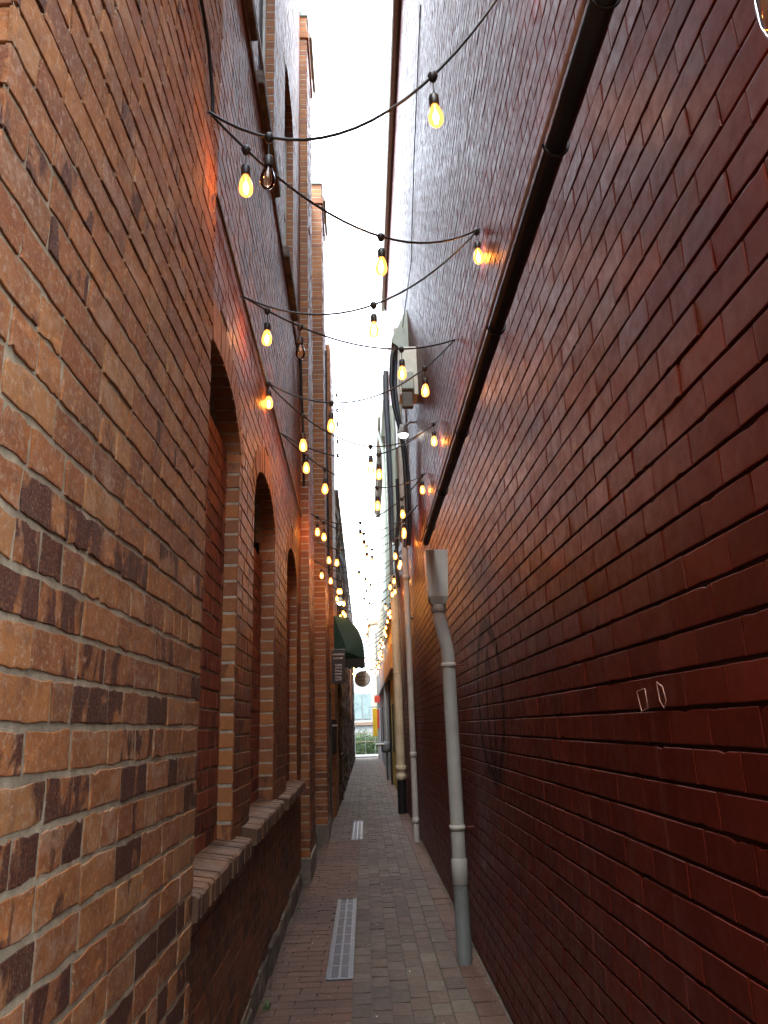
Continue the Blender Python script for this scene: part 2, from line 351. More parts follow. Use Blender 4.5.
def bricks(a, O, U, V, N, u0, u1, v0, v1, bm, mm, course=.09, blen=.226, joint=.012, recess=.010, holes=(), hires=False,
           jit=.0015, header=.0, phase=0., wob=0., depth_jit=.0015, joint_v=None, backing=True):
    """Courses of separately modelled bricks on a plane, clipped round the holes. hole = (ua, ub, va, vb, rise)"""
    O, U, V, N = (np.array(x, float) for x in (O, U, V, N))
    flip = np.dot(np.cross(U, V), N) < 0
    jv = joint_v or joint
    nr = max(1, int(round((v1-v0)/course))); course = (v1-v0)/nr
    def hole_span(h, v, grow=0.):
        ua, ub, va, vb, rise = h[:5]
        if v < va: return None
        if v <= vb: return ua, ub
        if rise > 0 and v < vb+rise:
            half = (ub-ua)/2; t = (v-vb)/rise; w = half*math.sqrt(max(0, 1-t*t)); c = (ua+ub)/2
            return c-w, c+w
        return None
    items = []; back = []
    for r in range(nr):
        va, vb = v0+r*course, v0+(r+1)*course; vm = (va+vb)/2
        segs = [(u0, u1)]
        for h in holes:
            sp = hole_span(h, vm)
            if sp:
                ns = []
                for s0, s1 in segs:
                    if sp[1] <= s0 or sp[0] >= s1: ns.append((s0, s1)); continue
                    if sp[0] > s0: ns.append((s0, sp[0]))
                    if sp[1] < s1: ns.append((sp[1], s1))
                segs = ns
        for s0, s1 in segs: back.append((s0, s1, va, vb))
        u = u0-blen*((r*.5+phase) % 1.)-(rng.random()*blen*.12 if wob else 0)
        head_row = header > 0 and r % 6 == 3
        while u < u1:
            L = blen
            if head_row: L = blen/2
            elif header > 0 and rng.random() < header: L = blen*(.5 if rng.random() < .7 else .75)
            L *= 1+wob*(rng.random()-.5)
            for s0, s1 in segs:
                b0, b1 = max(u+joint/2, s0 if s0 > u0+1e-6 else s0), min(u+L-joint/2, s1)
                if b1-b0 > .025: items.append((b0, b1, va+jv/2, vb-jv/2))
            u += L
    it = np.array(items); n = len(it)
    per = 26 if hires else 4
    if recess < .003: pass
    if hires:
        nl, ns = 9, 4; t = []
        for k in range(nl): t.append((-1+2*k/nl, -1))
        for k in range(ns): t.append((1, -1+2*k/ns))
        for k in range(nl): t.append((1-2*k/nl, 1))
        for k in range(ns): t.append((-1, 1-2*k/ns))
        t = np.array(t); rings = [(0, -recess-.004), (0, -min(.0014, recess*.6)), (.0008, -.0003), (.0026, 0)]
    else:
        t = np.array([(-1, -1), (1, -1), (1, 1), (-1, 1)], float); rings = [(0, -recess-.002), (0, -.0015), (.002, 0)]
    per = len(t)
    cu = (it[:, 0]+it[:, 1])/2; cv = (it[:, 2]+it[:, 3])/2; hu = (it[:, 1]-it[:, 0])/2; hv = (it[:, 3]-it[:, 2])/2
    rot = (rng.random(n)-.5)*(.016 if wob > .03 else .002)
    dj = (rng.random(n)-.5)*2*depth_jit; tilt = (rng.random((n, 2))-.5)*depth_jit*1.6
    J = (rng.random((n, per, 2))-.5)*2*jit
    if hires:
        J = (J+np.roll(J, 1, 1)+np.roll(J, -1, 1))/1.7
        chip = (rng.random((n, per)) < .05)[..., None]*rng.random((n, per, 1))*.006
    else: chip = 0
    allv = []
    for e, d in rings:
        du = t[None, :, 0]*(hu[:, None]-e)+J[..., 0]; dv = t[None, :, 1]*(hv[:, None]-e)+J[..., 1]
        if hires:
            cc = chip[..., 0]; du = du-np.sign(t[None, :, 0])*cc*.7*(np.abs(t[None, :, 0]) > .99); dv = dv-np.sign(t[None, :, 1])*cc*(np.abs(t[None, :, 1]) > .99)
        uu = cu[:, None]+du-rot[:, None]*dv; vv = cv[:, None]+dv+rot[:, None]*du
        dd = d+dj[:, None]+tilt[:, :1]*t[None, :, 0]+tilt[:, 1:]*t[None, :, 1] if d > -recess else np.full_like(uu, d)
        allv.append(O+uu[..., None]*U+vv[..., None]*V+dd[..., None]*N)
    verts = np.concatenate(allv, 1)
    q = []
    for r in range(len(rings)-1):
        for k in range(per):
            j = (k+1) % per; f = (r*per+k, r*per+j, (r+1)*per+j, (r+1)*per+k); q.append(f[::-1] if flip else f)
    ng = list(range((len(rings)-1)*per, len(rings)*per)); ng = ng[::-1] if flip else ng
    a.add_many(verts, q, [], bm, smooth=False)
    nv_ = a.nv; a.nv -= n*verts.shape[1]; a.v.append(np.zeros((0, 3))); a.add_ngon_only(n, verts.shape[1], ng, bm); a.nv = nv_
    if backing:
        bk = np.array(back); nb = len(bk)
        P = lambda u, v: O+u[:, None]*U+v[:, None]*V-recess*N
        vv = np.stack([P(bk[:, 0], bk[:, 2]), P(bk[:, 1], bk[:, 2]), P(bk[:, 1], bk[:, 3]), P(bk[:, 0], bk[:, 3])], 1)
        f = [(0, 1, 2, 3)] if not flip else [(3, 2, 1, 0)]
        a.add_many(vv, f, [], mm, smooth=False)

def tag(o, label=None, cat=None, group=None, kind=None):
    if label: o['label'] = label
    if cat: o['category'] = cat
    if group: o['group'] = group
    if kind: o['kind'] = kind
    return o
def empty(name, loc, label, cat, group=None):
    o = D.objects.new(name, None); COL.objects.link(o); o.location = loc; o.empty_display_size = .2
    return tag(o, label, cat, group)
def struct(acc, name): return tag(acc.build(name), kind='structure')
X, Y, Z = (1, 0, 0), (0, 1, 0), (0, 0, 1)
NX, NY = (-1, 0, 0), (0, -1, 0)

XL, XN, XR = -.69, -.60, .78

# ------------------------------------------------------------------ ground
a = Acc()
a.add([(-60, -40, -.03), (60, -40, -.03), (60, 160, -.03), (-60, 160, -.03)], [(0, 1, 2, 3)], 'street'); struct(a, 'ground')
a = Acc()
a.add([(-.9, -2, -.010), (1.1, -2, -.010), (1.1, 43, -.010), (-.9, 43, -.010)], [(0, 1, 2, 3)], 'ground')
holes_d = [(-.30, -.12, 5.62, 8.06, 0), (-.24, -.07, 12.0, 14.3, 0)]
# columns of pavers running down the lane; U is along the lane so the bricks run lengthwise
def pave(x0, x1, mat, y0=-1., y1=43., **k):
    hh = []
    bricks(a, (0, 0, 0), Y, X, Z, y0, y1, x0, x1, mat, 'ground', backing=False, **k)
cw = .117
pave(-.115, -.115+cw*5, 'paver', course=cw, blen=.205, joint=.007, recess=.012, jit=.0014, depth_jit=.0016, wob=.05)
pave(.472, .60, 'paver', course=.128, blen=.205, joint=.007, recess=.012, depth_jit=.0016, wob=.05)
pave(.604, .765, 'paver_red', course=.16, blen=.235, joint=.008, recess=.012, depth_jit=.002, wob=.06)
# cross-laid reddish pavers on the left, cut round the two drains
bricks(a, (0, 0, 0), X, Y, Z, -.68, -.118, -1, 5.60, 'paver_brown', 'ground', course=.118, blen=.235, joint=.006, recess=.012, depth_jit=.0012, wob=.05, backing=False)
bricks(a, (0, 0, 0), X, Y, Z, -.68, -.305, 5.60, 8.08, 'paver_brown', 'ground', course=.118, blen=.235, joint=.006, recess=.012, depth_jit=.0012, wob=.05, backing=False)
bricks(a, (0, 0, 0), X, Y, Z, -.66, -.118, 8.08, 11.98, 'paver_brown', 'ground', course=.118, blen=.235, joint=.006, recess=.012, depth_jit=.0012, wob=.05, backing=False)
bricks(a, (0, 0, 0), X, Y, Z, -.62, -.27, 11.98, 14.32, 'paver', 'ground', course=.118, blen=.235, joint=.006, recess=.012, depth_jit=.0012, wob=.05, backing=False)
bricks(a, (0, 0, 0), X, Y, Z, -.62, -.118, 14.32, 43, 'paver', 'ground', course=.118, blen=.235, joint=.006, recess=.012, depth_jit=.0012, wob=.05, backing=False)
struct(a, 'path')
a = Acc(); box(a, -8, 8, 43, 46.5, -.029, .05, 'pavement'); struct(a, 'pavement')

# drains set in the path
def drain(x0, x1, y0, y1, label):
    e = empty('drain_channel', ((x0+x1)/2, y0, 0), label, 'drain')
    f = Acc(); w = .009
    box(f, x0, x0+w, y0, y1, -.02, .006, 'steel'); box(f, x1-w, x1, y0, y1, -.02, .006, 'steel')
    box(f, x0+w, x1-w, y0, y0+.012, -.02, .004, 'steel_dark'); box(f, x0+w, x1-w, y1-.012, y1, -.02, .004, 'steel_dark')
    f.build('drain_frame', e)
    g = Acc(); xi0, xi1 = x0+w+.002, x1-w-.002
    box(g, xi0, xi0+.022, y0+.013, y1-.013, -.012, .002, 'steel_dark'); box(g, xi1-.022, xi1, y0+.013, y1-.013, -.012, .002, 'steel_dark')
    y = y0+.02; k = 0
    while y < y1-.03:
        t = .010 if k % 14 else .03
        box(g, xi0+.022, xi1-.022, y, y+t, -.012, .001, 'steel_dark'); y += t+.008; k += 1
    box(g, (x0+x1)/2-.008, (x0+x1)/2+.008, y0+.013, y1-.013, -.012, .0025, 'steel_dark')
    box(g, xi0+.022, xi1-.022, y0+.013, y1-.013, -.02, -.016, 'void')
    g.build('drain_grate', e)
drain(-.30, -.12, 5.62, 8.06, 'long steel drain grate set in the near half of the brick path')
drain(-.24, -.075, 12.0, 14.3, 'smaller looking steel drain grate farther down the path, beyond the long one')

# ------------------------------------------------------------------ left near building
e = empty('brick_building', (XN, 1.5, 0), 'near orange brick wall at the left edge, dark burnt bricks low down', 'building')
a = Acc()
YN0, YN1, HN = 1.07, 2.83, 10.08
for za, zb, rc, dj_, jv_ in ((0, 1.62, .0026, .0009, .0145), (1.62, 1.98, .0032, .001, .014), (1.98, 2.34, .0040, .0011, .0135), (2.34, 2.88, .0048, .001, .0125), (2.88, 6.3, .007, .0013, .012)):
    bricks(a, (XN, 0, 0), Y, Z, X, YN0, YN1, za, zb, 'brick_near', 'mortar_pale', hires=True, header=.16, wob=.12, jit=.0034, depth_jit=dj_, joint=.0108, recess=rc, joint_v=jv_)
bricks(a, (XN, 0, 0), Y, Z, X, YN0, YN1, 6.3, HN, 'brick_near', 'mortar_pale', header=.16, wob=.1, depth_jit=.004, joint=.012)
bricks(a, (0, YN0, 0), X, Z, NY, XN-1.5, XN, 0, HN, 'brick_near', 'mortar_pale', header=.2, wob=.1, depth_jit=.003)
a.build('wall', e)
a = Acc(); box(a, XN-7, XN-.02, YN0+.02, YN1, 0, HN, 'core'); a.build('core', e)

e = empty('brick_building', (-.95, -4, 0), 'added unseen brick block on the left behind the camera, holding back light', 'building')  # unseen mass added to keep rear-left light off the right wall
a = Acc(); bricks(a, (-.95, 0, 0), Y, Z, X, -9, YN0-.001, 0, 9, 'brick_near', 'mortar_pale', wob=.05); a.build('wall', e)
a = Acc(); box(a, -7, -.97, -9, YN0+.01, 0, 9, 'core'); a.build('core', e)

e = empty('added_street_block', (4, -9, 0), 'added unseen block across the street behind the camera, cutting low light', 'building')  # added out of view to cut low-angle light from behind
a = Acc(); box(a, -12, 16, -16, -9.2, 0, 9.5, 'core'); a.build('wall', e)

# ------------------------------------------------------------------ left recessed building with bricked-up windows
YB0, YB1 = 2.831, 12.35
HB = 12.2
low = [(2.80, 4.08, 1.07, 3.08, .32), (4.72, 6.0, 1.09, 3.08, .32), (7.08, 8.33, 1.08, 3.08, .32)]
upp = [(2.95, 4.00, 6.30, 8.6, .25), (4.50, 5.58, 6.30, 8.6, .25), (6.6, 7.7, 6.30, 8.6, .25)]
TH = .0102
def xw_(y): return XL-TH*(y-5)
B_ = empty('brick_building', (XL, 5, 0), 'tall recessed red brick building with three bricked-up arched windows and two pilasters', 'building')
a = Acc()
RING = .21
holes = [(h[0]-0, h[1]+0, h[2], h[3], h[4]) for h in low+upp]
big = []
for h in low+upp: big.append(h)
# wall bricks stop at the outer edge of each arch ring
def ringhole(h): return (h[0]-.0, h[1]+.0, h[2], h[3], h[4])
hl = []
for h in low+upp:
    hl.append((h[0], h[1], h[2]-.06, h[3], 0)); hl.append((h[0]-.05, h[1]+.05, h[3]+.001, h[3]+.001, h[4]+RING))
bricks(a, (XL, 0, 0), Y, Z, X, YB0, 8.95, .14, HB, 'brick_red', 'mortar_mid', holes=hl, header=.06, wob=.06, depth_jit=.0010, joint=.012, recess=.0035)
# arch rings of rowlock bricks
def arch_ring(a, h, bm, mm, xface, depth):
    c = (h[0]+h[1])/2; half = (h[1]-h[0])/2; rise = h[4]; z0 = h[3]
    n = max(8, int(PI*(half+rise)*.5/.078))
    for k in range(n):
        t0, t1 = PI*k/n+.012, PI*(k+1)/n-.012; q = []
        for rr, t in ((0, t0), (1, t0), (1, t1), (0, t1)):
            hw, hr = half+RING*.62*rr+.0, rise+RING*rr
            q.append((c-math.cos(t)*hw, z0+math.sin(t)*hr))
        pr = .001+.004*random.random(); pts = []
        for xx in (xface-depth, xface+pr): pts += [(xx, p[0], p[1]) for p in q]
        a.add(pts, [(0, 3, 2, 1), (4, 5, 6, 7), (0, 1, 5, 4), (1, 2, 6, 5), (2, 3, 7, 6), (3, 0, 4, 7)], bm)
    # mortar bed behind
    N = 24; vs = []; fs = []
    for k in range(N+1):
        t = PI*k/N
        for rr in (0.004, 1.15): vs.append((xface-.007, c-math.cos(t)*(half+RING*.62*rr), z0+math.sin(t)*(rise+RING*rr)))
        vs.append((xface-.16, c-math.cos(t)*(half+.001), z0+math.sin(t)*(rise+.001)))
    for k in range(N):
        i = k*3; fs += [(i, i+3, i+4, i+1), (i, i+2, i+5, i+3)]
    a.add(vs, fs, mm)
for h in low: arch_ring(a, h, 'brick_jamb', 'mortar_mid', XL, .11)
for h in upp: arch_ring(a, h, 'brick_red', 'mortar_mid', XL, .11)
# jambs (reveals) facing the camera and facing away
for h in low+upp:
    dpt = .13
    for yy, nn in ((h[1], NY), (h[0], Y)):
        bricks(a, (0, yy, 0), X, Z, nn, XL-dpt, XL-.001, h[2], h[3]+.02, 'brick_jamb', 'mortar_white', blen=2., course=.09, joint=.015, recess=.003, phase=.25, depth_jit=.0015, jit=.0025)
# corbelled eaves course at the top
box(a, XL-.1, XL+.01, YB0+.01, 8.88, HB, HB+.10, 'verdigris')
# projecting brick course that carries the light hooks
x = YB0+.01
while x < 8.85:
    L = .215; pj = .003+.003*random.random()
    box(a, XL-.01, XL+pj, x, x+L-.01, 4.125, 4.185, 'brick_red', .003); x += L
x = YB0+.01
while x < 8.85:
    box(a, XL-.01, XL+.018, x, x+.205, 6.05, 6.13, 'brick_sill', .004); x += .215
bricks(a, (XL, 0, 0), Y, Z, X, 8.96, YB1, .14, 10.9, 'brick_red', 'mortar_mid', header=.06, wob=.06, depth_jit=.0010, joint=.012, recess=.0035)
w_ = a.build('wall', B_)
# stone footing
a = Acc(); x = YB0+.02
while x < 12.0:
    L = .25+.3*random.random(); hgt = .09+.09*random.random(); pj = .008+.022*random.random()
    box(a, XL-.05, XL+pj, x, min(x+L-.015, 12.3), -.03, hgt, 'foundation', .012); x += L
box(a, XL-.05, XL+.006, YB0+.02, YB1, -.03, .135, 'mortar_mid')
a.build('footing', B_)
a = Acc(); box(a, XL-7, XL-.45, YN1+.01, 8.9, 0, HB, 'core'); box(a, XL-7, XL-.02, 8.9, YB1, 0, 10.85, 'core'); a.build('core', B_)
# bricked-up windows
for i, h in enumerate(low):
    a = Acc(); xi = XL-(.075, .105, .08)[i]; top = (3.16, 2.93, 3.0)[i]
    bricks(a, (xi, 0, 0), Y, Z, X, h[0]+.002, h[1]-.002, h[2], top, 'brick_infill', 'mortar_mid', wob=.05, header=.3, depth_jit=.0012, recess=.004, joint=.013)
    box(a, xi-.18, xi-.0105, h[0]+.003, h[1]-.003, h[2], top, 'core')
    vs = Acc()
    box(a, XL-.40, XL-.38, h[0]-.1, h[1]+.1, top-.2, h[3]+.5, 'void')  # near-black sheets put the shade above the infill into their colour
    box(a, XL-.38, XL-.161, h[0]-.09, h[0]-.001, top-.1, h[3]+.45, 'void'); box(a, XL-.38, XL-.161, h[1]+.001, h[1]+.09, top-.1, h[3]+.45, 'void')
    w = a.build('window', B_)
    s = Acc(); y, ye = ((2.84, 4.20), (4.42, 6.08), (6.38, 8.34))[i]; y_s = y
    while y < ye:
        t = .058+.012*random.random(); pj = .075+.012*random.random(); dz = .006*random.random()
        z1 = h[2]+.0; x0 = XL-.12; x1 = XL+pj
        prism(s, [(x0, z1+.02+dz), (x0, z1-.09), (x1-.03, z1-.10+dz), (x1, z1-.09+dz), (x1, z1-.02+dz), (x1-.01, z1-.010+dz)], 'y', y, y+t-.007, 'brick_sill'); y += t
    box(s, XL-.11, XL+.055, y_s+.01, ye-.02, h[2]-.088, h[2]-.025, 'mortar_mid')
    s.build('sill', w)
for h in upp:
    a = Acc(); xi = XL-.10
    fr = Acc()
    box(fr, xi-.03, xi+.02, h[1]-.06, h[1]-.004, h[2], h[3]+.02, 'frame_white'); box(fr, xi-.03, xi+.02, h[0]+.004, h[0]+.06, h[2], h[3]+.02, 'frame_white')
    box(fr, xi-.03, xi+.015, h[0]+.06, h[1]-.06, 7.4, 7.46, 'frame_white'); box(fr, xi-.03, xi+.015, h[0]+.06, h[1]-.06, h[2], h[2]+.07, 'frame_white')
    w = fr.build('window', B_)
    a = Acc(); box(a, xi-.015, xi-.005, h[0]+.02, h[1]-.02, h[2], h[3]+.3, M['board']); a.build('pane', w)
    s = Acc(); box(s, XL-.13, XL+.06, h[0]-.08, h[1]+.08, h[2]-.16, h[2]-.03, 'foundation', .01); s.build('sill', w)
# pilasters
for (y0, y1, xf, top) in ((8.9, 10.0, -.590, 11.98), (11.8, 12.9, -.508, 11.35)):
    a = Acc()
    bricks(a, (0, y0, 0), X, Z, NY, xf-.24, xf, .25, top, 'brick_jamb', 'mortar_white', blen=1.9, phase=.25, course=.09, joint=.015, recess=.003, depth_jit=.0015)
    bricks(a, (xf, 0, 0), Y, Z, X, y0, y1, .25, top, 'brick_red', 'mortar_mid', wob=.03, depth_jit=.003)
    bricks(a, (0, y1, 0), X, Z, Y, xf-.24, xf, .25, top, 'brick_red', 'mortar_mid', wob=.03)
    box(a, xf-.24, xf-.011, y0+.011, y1-.011, .0, top, 'core')
    box(a, xf-.25, xf+.012, y0-.015, y1, -.03, .25, 'concrete', .01)
    box(a, xf-.3, xf+.028, y0-.03, y1+.02, top-.42, top-.30, 'brick_jamb', .006)
    p = a.build('pilaster', B_)
    c = Acc(); box(c, xf-.3, xf+.02, y0-.03, y1+.05, top+.001, top+.09, 'verdigris', .01)
    box(c, xf+.0285, xf+.075, y0+.1, y1+.05, top-.28, top-.18, 'gut_olive', .01); c.build('cap', p)

B_.rotation_euler = (0, 0, TH)

# third stretch, darker, and the low stone building beyond
C_ = empty('brick_building', (-.57, 14, 0), 'narrow dark brick building beyond the second pilaster, behind the green awning', 'building')
a = Acc()
bricks(a, (-.66, 0, 0), Y, Z, X, 12.95, 15.0, 0, 9.9, 'brick_red', 'mortar_mid', wob=.04)
bricks(a, (0, 15.0, 0), X, Z, NY, -.85, -.575, 0, 9.8, 'brick_jamb', 'mortar_mid', wob=.03, blen=.2)
bricks(a, (-.575, 0, 0), Y, Z, X, 15.0, 17.0, 0, 9.8, 'brick_red', 'mortar_mid', wob=.04)
a.build('wall', C_)
a = Acc(); box(a, -7, -.68, 12.95, 17, 0, 9.85, 'core'); box(a, -.68, -.586, 15.02, 16.98, 0, 9.8, 'core'); a.build('core', C_)
a = Acc(); box(a, -.665, -.62, 13.2, 14.1, .12, 2.2, 'void', .004); box(a, -.66, -.605, 13.14, 13.2, .12, 2.26, 'trim_dark'); box(a, -.66, -.605, 14.1, 14.16, .12, 2.26, 'trim_dark'); box(a, -.66, -.605, 13.2, 14.1, 2.2, 2.26, 'trim_dark')
d_ = a.build('door', C_)
a = Acc(); box(a, -.618, -.60, 13.24, 13.30, .95, 1.5, 'steel'); a.build('handle', d_)
S_ = empty('stone_building', (-.56, 25, 0), 'long low building of dark rubble stone lining the far left of the lane', 'building')
a = Acc()
bricks(a, (-.56, 0, 0), Y, Z, X, 17.05, 41.5, 0, 6.9, 'stone_dark', 'mortar_dark', course=.21, blen=.42, joint=.02, recess=.03, depth_jit=.022, jit=.02, wob=.5, header=.3)
bricks(a, (0, 17.05, 0), X, Z, NY, -.9, -.57, 0, 6.9, 'stone_dark', 'mortar_dark', course=.2, blen=.3, recess=.02, depth_jit=.01, jit=.01)
bricks(a, (0, 41.5, 0), X, Z, Y, -6, -.57, 0, 6.9, 'stone_dark', 'mortar_dark', course=.2, blen=.4, recess=.02, depth_jit=.01, jit=.01)
a.build('wall', S_)
a = Acc(); box(a, -7, -.59, 17.08, 41.47, 0, 6.9, 'core'); a.build('core', S_)
a = Acc(); box(a, -.75, -.50, 17.02, 41.55, 6.9, 7.05, 'trim_dark', .01); a.build('eaves', S_)
a = Acc(); box(a, -.60, -.515, 30, 30.6, 1.9, 4.4, 'stone_pink', .01); a.build('pier', S_)

# ------------------------------------------------------------------ right building
R_ = empty('brick_building', (XR, 8, 0), 'tall oxblood painted brick building forming the whole right side of the lane', 'building')
HR = 11.7
a = Acc()
bricks(a, (XR, 0, 0), Y, Z, NX, .72, 4.6, 0, 4.95, 'brick_painted', 'mortar_dark', hires=True, course=.09, blen=.232, joint=.006, joint_v=.010, recess=.009, jit=.0007, depth_jit=.0009, wob=.015)
bricks(a, (XR, 0, 0), Y, Z, NX, 4.6, 16.8, 0, 4.95, 'brick_painted', 'mortar_dark', course=.09, blen=.232, joint=.006, joint_v=.010, recess=.009, jit=.0007, depth_jit=.0009, wob=.015, phase=.21)
bricks(a, (XR, 0, 0), Y, Z, NX, .72, 16.8, 4.95, HR, 'brick_painted', 'mortar_dark', course=.09, blen=.232, joint=.005, joint_v=.009, recess=.008, depth_jit=.0012, wob=.02)
bricks(a, (0, 16.8, 0), X, Z, Y, XR, 3, 0, HR, 'brick_painted', 'mortar_dark')
bricks(a, (0, .72, 0), X, Z, NY, XR, 3, 0, HR, 'brick_painted', 'mortar_dark')
a.build('wall', R_)
a = Acc(); box(a, XR+.012, 7, .732, 16.79, 0, HR, 'core'); a.build('core', R_)
a = Acc(); box(a, XR-.13, XR-.03, .85, 16.85, HR-.02, HR+.09, 'gut_olive', .02); box(a, XR-.03, XR+.3, .85, 16.85, HR+.0, HR+.12, 'trim_dark'); a.build('eave_gutter', R_)
# chalk outlines of two little squares
def at(y, z): return (XR-.006, y, z)
for pts in ([(2.17, 1.672), (2.105, 1.678), (2.098, 1.625), (2.150, 1.618), (2.160, 1.640)], [(2.015, 1.690), (1.978, 1.676), (1.965, 1.642), (1.985, 1.622), (2.008, 1.642)]):
    a = Acc(); tube(a, [at(*p) for p in pts+pts[:1]], .0016, 'chalk', 5); a.build('chalk_mark', R_)

# black half-round gutter low on the right wall
XG, ZG, RG = .538, 3.045, .025
g = empty('rain_gutter', (XG, 3, ZG), 'black gutter running low along the oxblood wall down to the grey hopper', 'gutter')
a = Acc(); n = 14; ys = [.97, 1.5, 2.3, 3.3, 4.3, 5.2, 5.98]
prof = [(XG+RG*1.12*math.cos(PI+PI*k/n), ZG+.02+RG*1.5*math.sin(PI+PI*k/n)) for k in range(n+1)]
inn = [(XG+(p[0]-XG)*.9, ZG+.02+(p[1]-ZG-.02)*.9) for p in prof]
poly = prof+inn[::-1]
vs = []; fs = []; np_ = len(poly)
for j, yy in enumerate(ys):
    for p in poly: vs.append((p[0]+.001*math.sin(j*2.1), yy, p[1]-.012*j/6+.002*math.sin(j*1.7)))
for j in range(len(ys)-1):
    for k in range(np_):
        k2 = (k+1) % np_; fs.append((j*np_+k, j*np_+k2, (j+1)*np_+k2, (j+1)*np_+k))
fs.append(tuple(range(np_))[::-1])
a.add(vs, fs, 'gutter_black', True)
# closed end stops
a.add([(p[0], 5.98, p[1]-.012) for p in prof], [tuple(range(len(prof)))], 'gutter_black')
a.build('trough', g)
a = Acc(); tube(a, [(XG-RG*1.12-.009, y, ZG+.020-.012*(y-.35)/5.6) for y in ys], .006, 'flash', 6); a.build('lip', g)  # pale pink colour paints in the sky light caught along the lip
for yy in (1.20, 1.62, 2.55, 3.6, 4.6, 5.5):
    a = Acc(); dz = -.012*(yy-.97)/5.0
    pts = [(XG+(RG*1.12+.006)*math.cos(PI+PI*k/10), yy, ZG+.02+dz+(RG*1.5+.005)*math.sin(PI+PI*k/10)) for k in range(11)]
    for q0, q1 in zip(pts[:-1], pts[1:]): pass
    tube(a, pts, .004, 'gutter_black', 6)
    tube(a, [pts[-1], (XG+RG, yy, ZG+.09+dz), (XR-.004, yy, ZG+.58+dz)], .004, 'gutter_black', 6); a.build('bracket', g)

# grey downpipe with hopper
def zring(a, c, r, h, m, seg=20): lathe(a, [(r-.004, 0), (r, .003), (r, h-.003), (r-.004, h)], m, seg, c)
p_ = empty('downpipe', (.655, 5.86, 0), 'grey plastic downpipe with square hopper head on the oxblood wall', 'downpipe')
a = Acc()
tube(a, [(.654, 5.86, -.005), (.654, 5.86, .55)], .0525, 'pipe_low', 24)
tube(a, [(.654, 5.86, .55), (.654, 5.86, 2.06), (.653, 5.86, 2.12), (.648, 5.86, 2.17), (.612, 5.86, 2.34), (.602, 5.86, 2.39), (.597, 5.86, 2.44), (.597, 5.86, 2.56)], .051, 'pipe_grey', 24)
a.build('pipe', p_)
a = Acc(); lathe(a, [(.0530, .50), (.0585, .508), (.0585, .66), (.052, .672)], 'pipe_grey', 24, (.654, 5.86, 0)); a.build('collar', p_)
a = Acc()
def frust(a, cx, cy, z0, z1, w0, w1, m, cy1=None, cx1=None):
    cx1 = cx if cx1 is None else cx1; cy1 = cy if cy1 is None else cy1
    v = [(cx-w0, cy-w0, z0), (cx+w0, cy-w0, z0), (cx+w0, cy+w0, z0), (cx-w0, cy+w0, z0), (cx1-w1, cy1-w1, z1), (cx1+w1, cy1-w1, z1), (cx1+w1, cy1+w1, z1), (cx1-w1, cy1+w1, z1)]
    a.add(v, BOXF[:1]+BOXF[2:], m)
    v2 = [(cx+(p[0]-cx)*.93, cy+(p[1]-cy)*.93, p[2]) for p in v]; a.add(v2, [(f[::-1]) for f in BOXF[2:]]+[(0, 1, 2, 3)], m)
frust(a, .597, 5.86, 2.50, 2.56, .055, .075, 'pipe_grey'); frust(a, .597, 5.86, 2.56, 2.93, .0755, .088, 'pipe_grey')
lathe(a, [(.052, 2.44), (.060, 2.445), (.060, 2.50), (.053, 2.505)], 'pipe_grey', 24, (.597, 5.86, 0))
a.build('hopper', p_)
for zz in (.86, 2.02):
    a = Acc(); lathe(a, [(.052, zz), (.0585, zz+.003), (.0585, zz+.032), (.052, zz+.035)], 'pipe_light', 24, (.654, 5.86, 0)); box(a, .70, XR-.002, 5.85, 5.87, zz+.012, zz+.022, 'brick_painted', .003); a.build('bracket', p_)

p_ = empty('downpipe', (.712, 11.6, 0), 'slim pale grey pipe rising tall up the oxblood wall beyond the hopper', 'pipe')
a = Acc(); tube(a, [(.70, 11.6, -.005), (.70, 11.6, 8.2)], .046, 'pipe_light', 18); a.build('pipe', p_)
for zz in (.25, 3.8, 1.15, 6.4):
    a = Acc(); lathe(a, [(.046, zz), (.055, zz+.004), (.055, zz+.07), (.046, zz+.075)], 'pipe_light', 18, (.70, 11.6, 0)); a.build('collar', p_)
a = Acc(); tube(a, [(.72, 11.6, 3.2), (XR, 11.6, 3.2)], .02, 'black_iron', 8); a.build('bolt', p_)
p_ = empty('downpipe', (.66, 15.3, 0), 'thick cream painted pipe with a black iron foot, farther down the right wall', 'pipe')
a = Acc(); tube(a, [(.675, 15.3, .62), (.675, 15.3, 4.6)], .088, 'cream', 22); a.build('pipe', p_)
a = Acc(); tube(a, [(.675, 15.3, -.005), (.675, 15.3, .60)], .085, 'black_iron', 20); a.build('foot', p_)
for zz, m in ((.60, 'cream'), (.76, 'cream'), (2.6, 'cream')):
    a = Acc(); lathe(a, [(.088, zz), (.1, zz+.006), (.1, zz+.10), (.088, zz+.107)] if zz < 1 else [(.0885, zz), (.092, zz+.002), (.092, zz+.03), (.0885, zz+.033)], m, 20, (.675, 15.3, 0)); a.build('collar', p_)

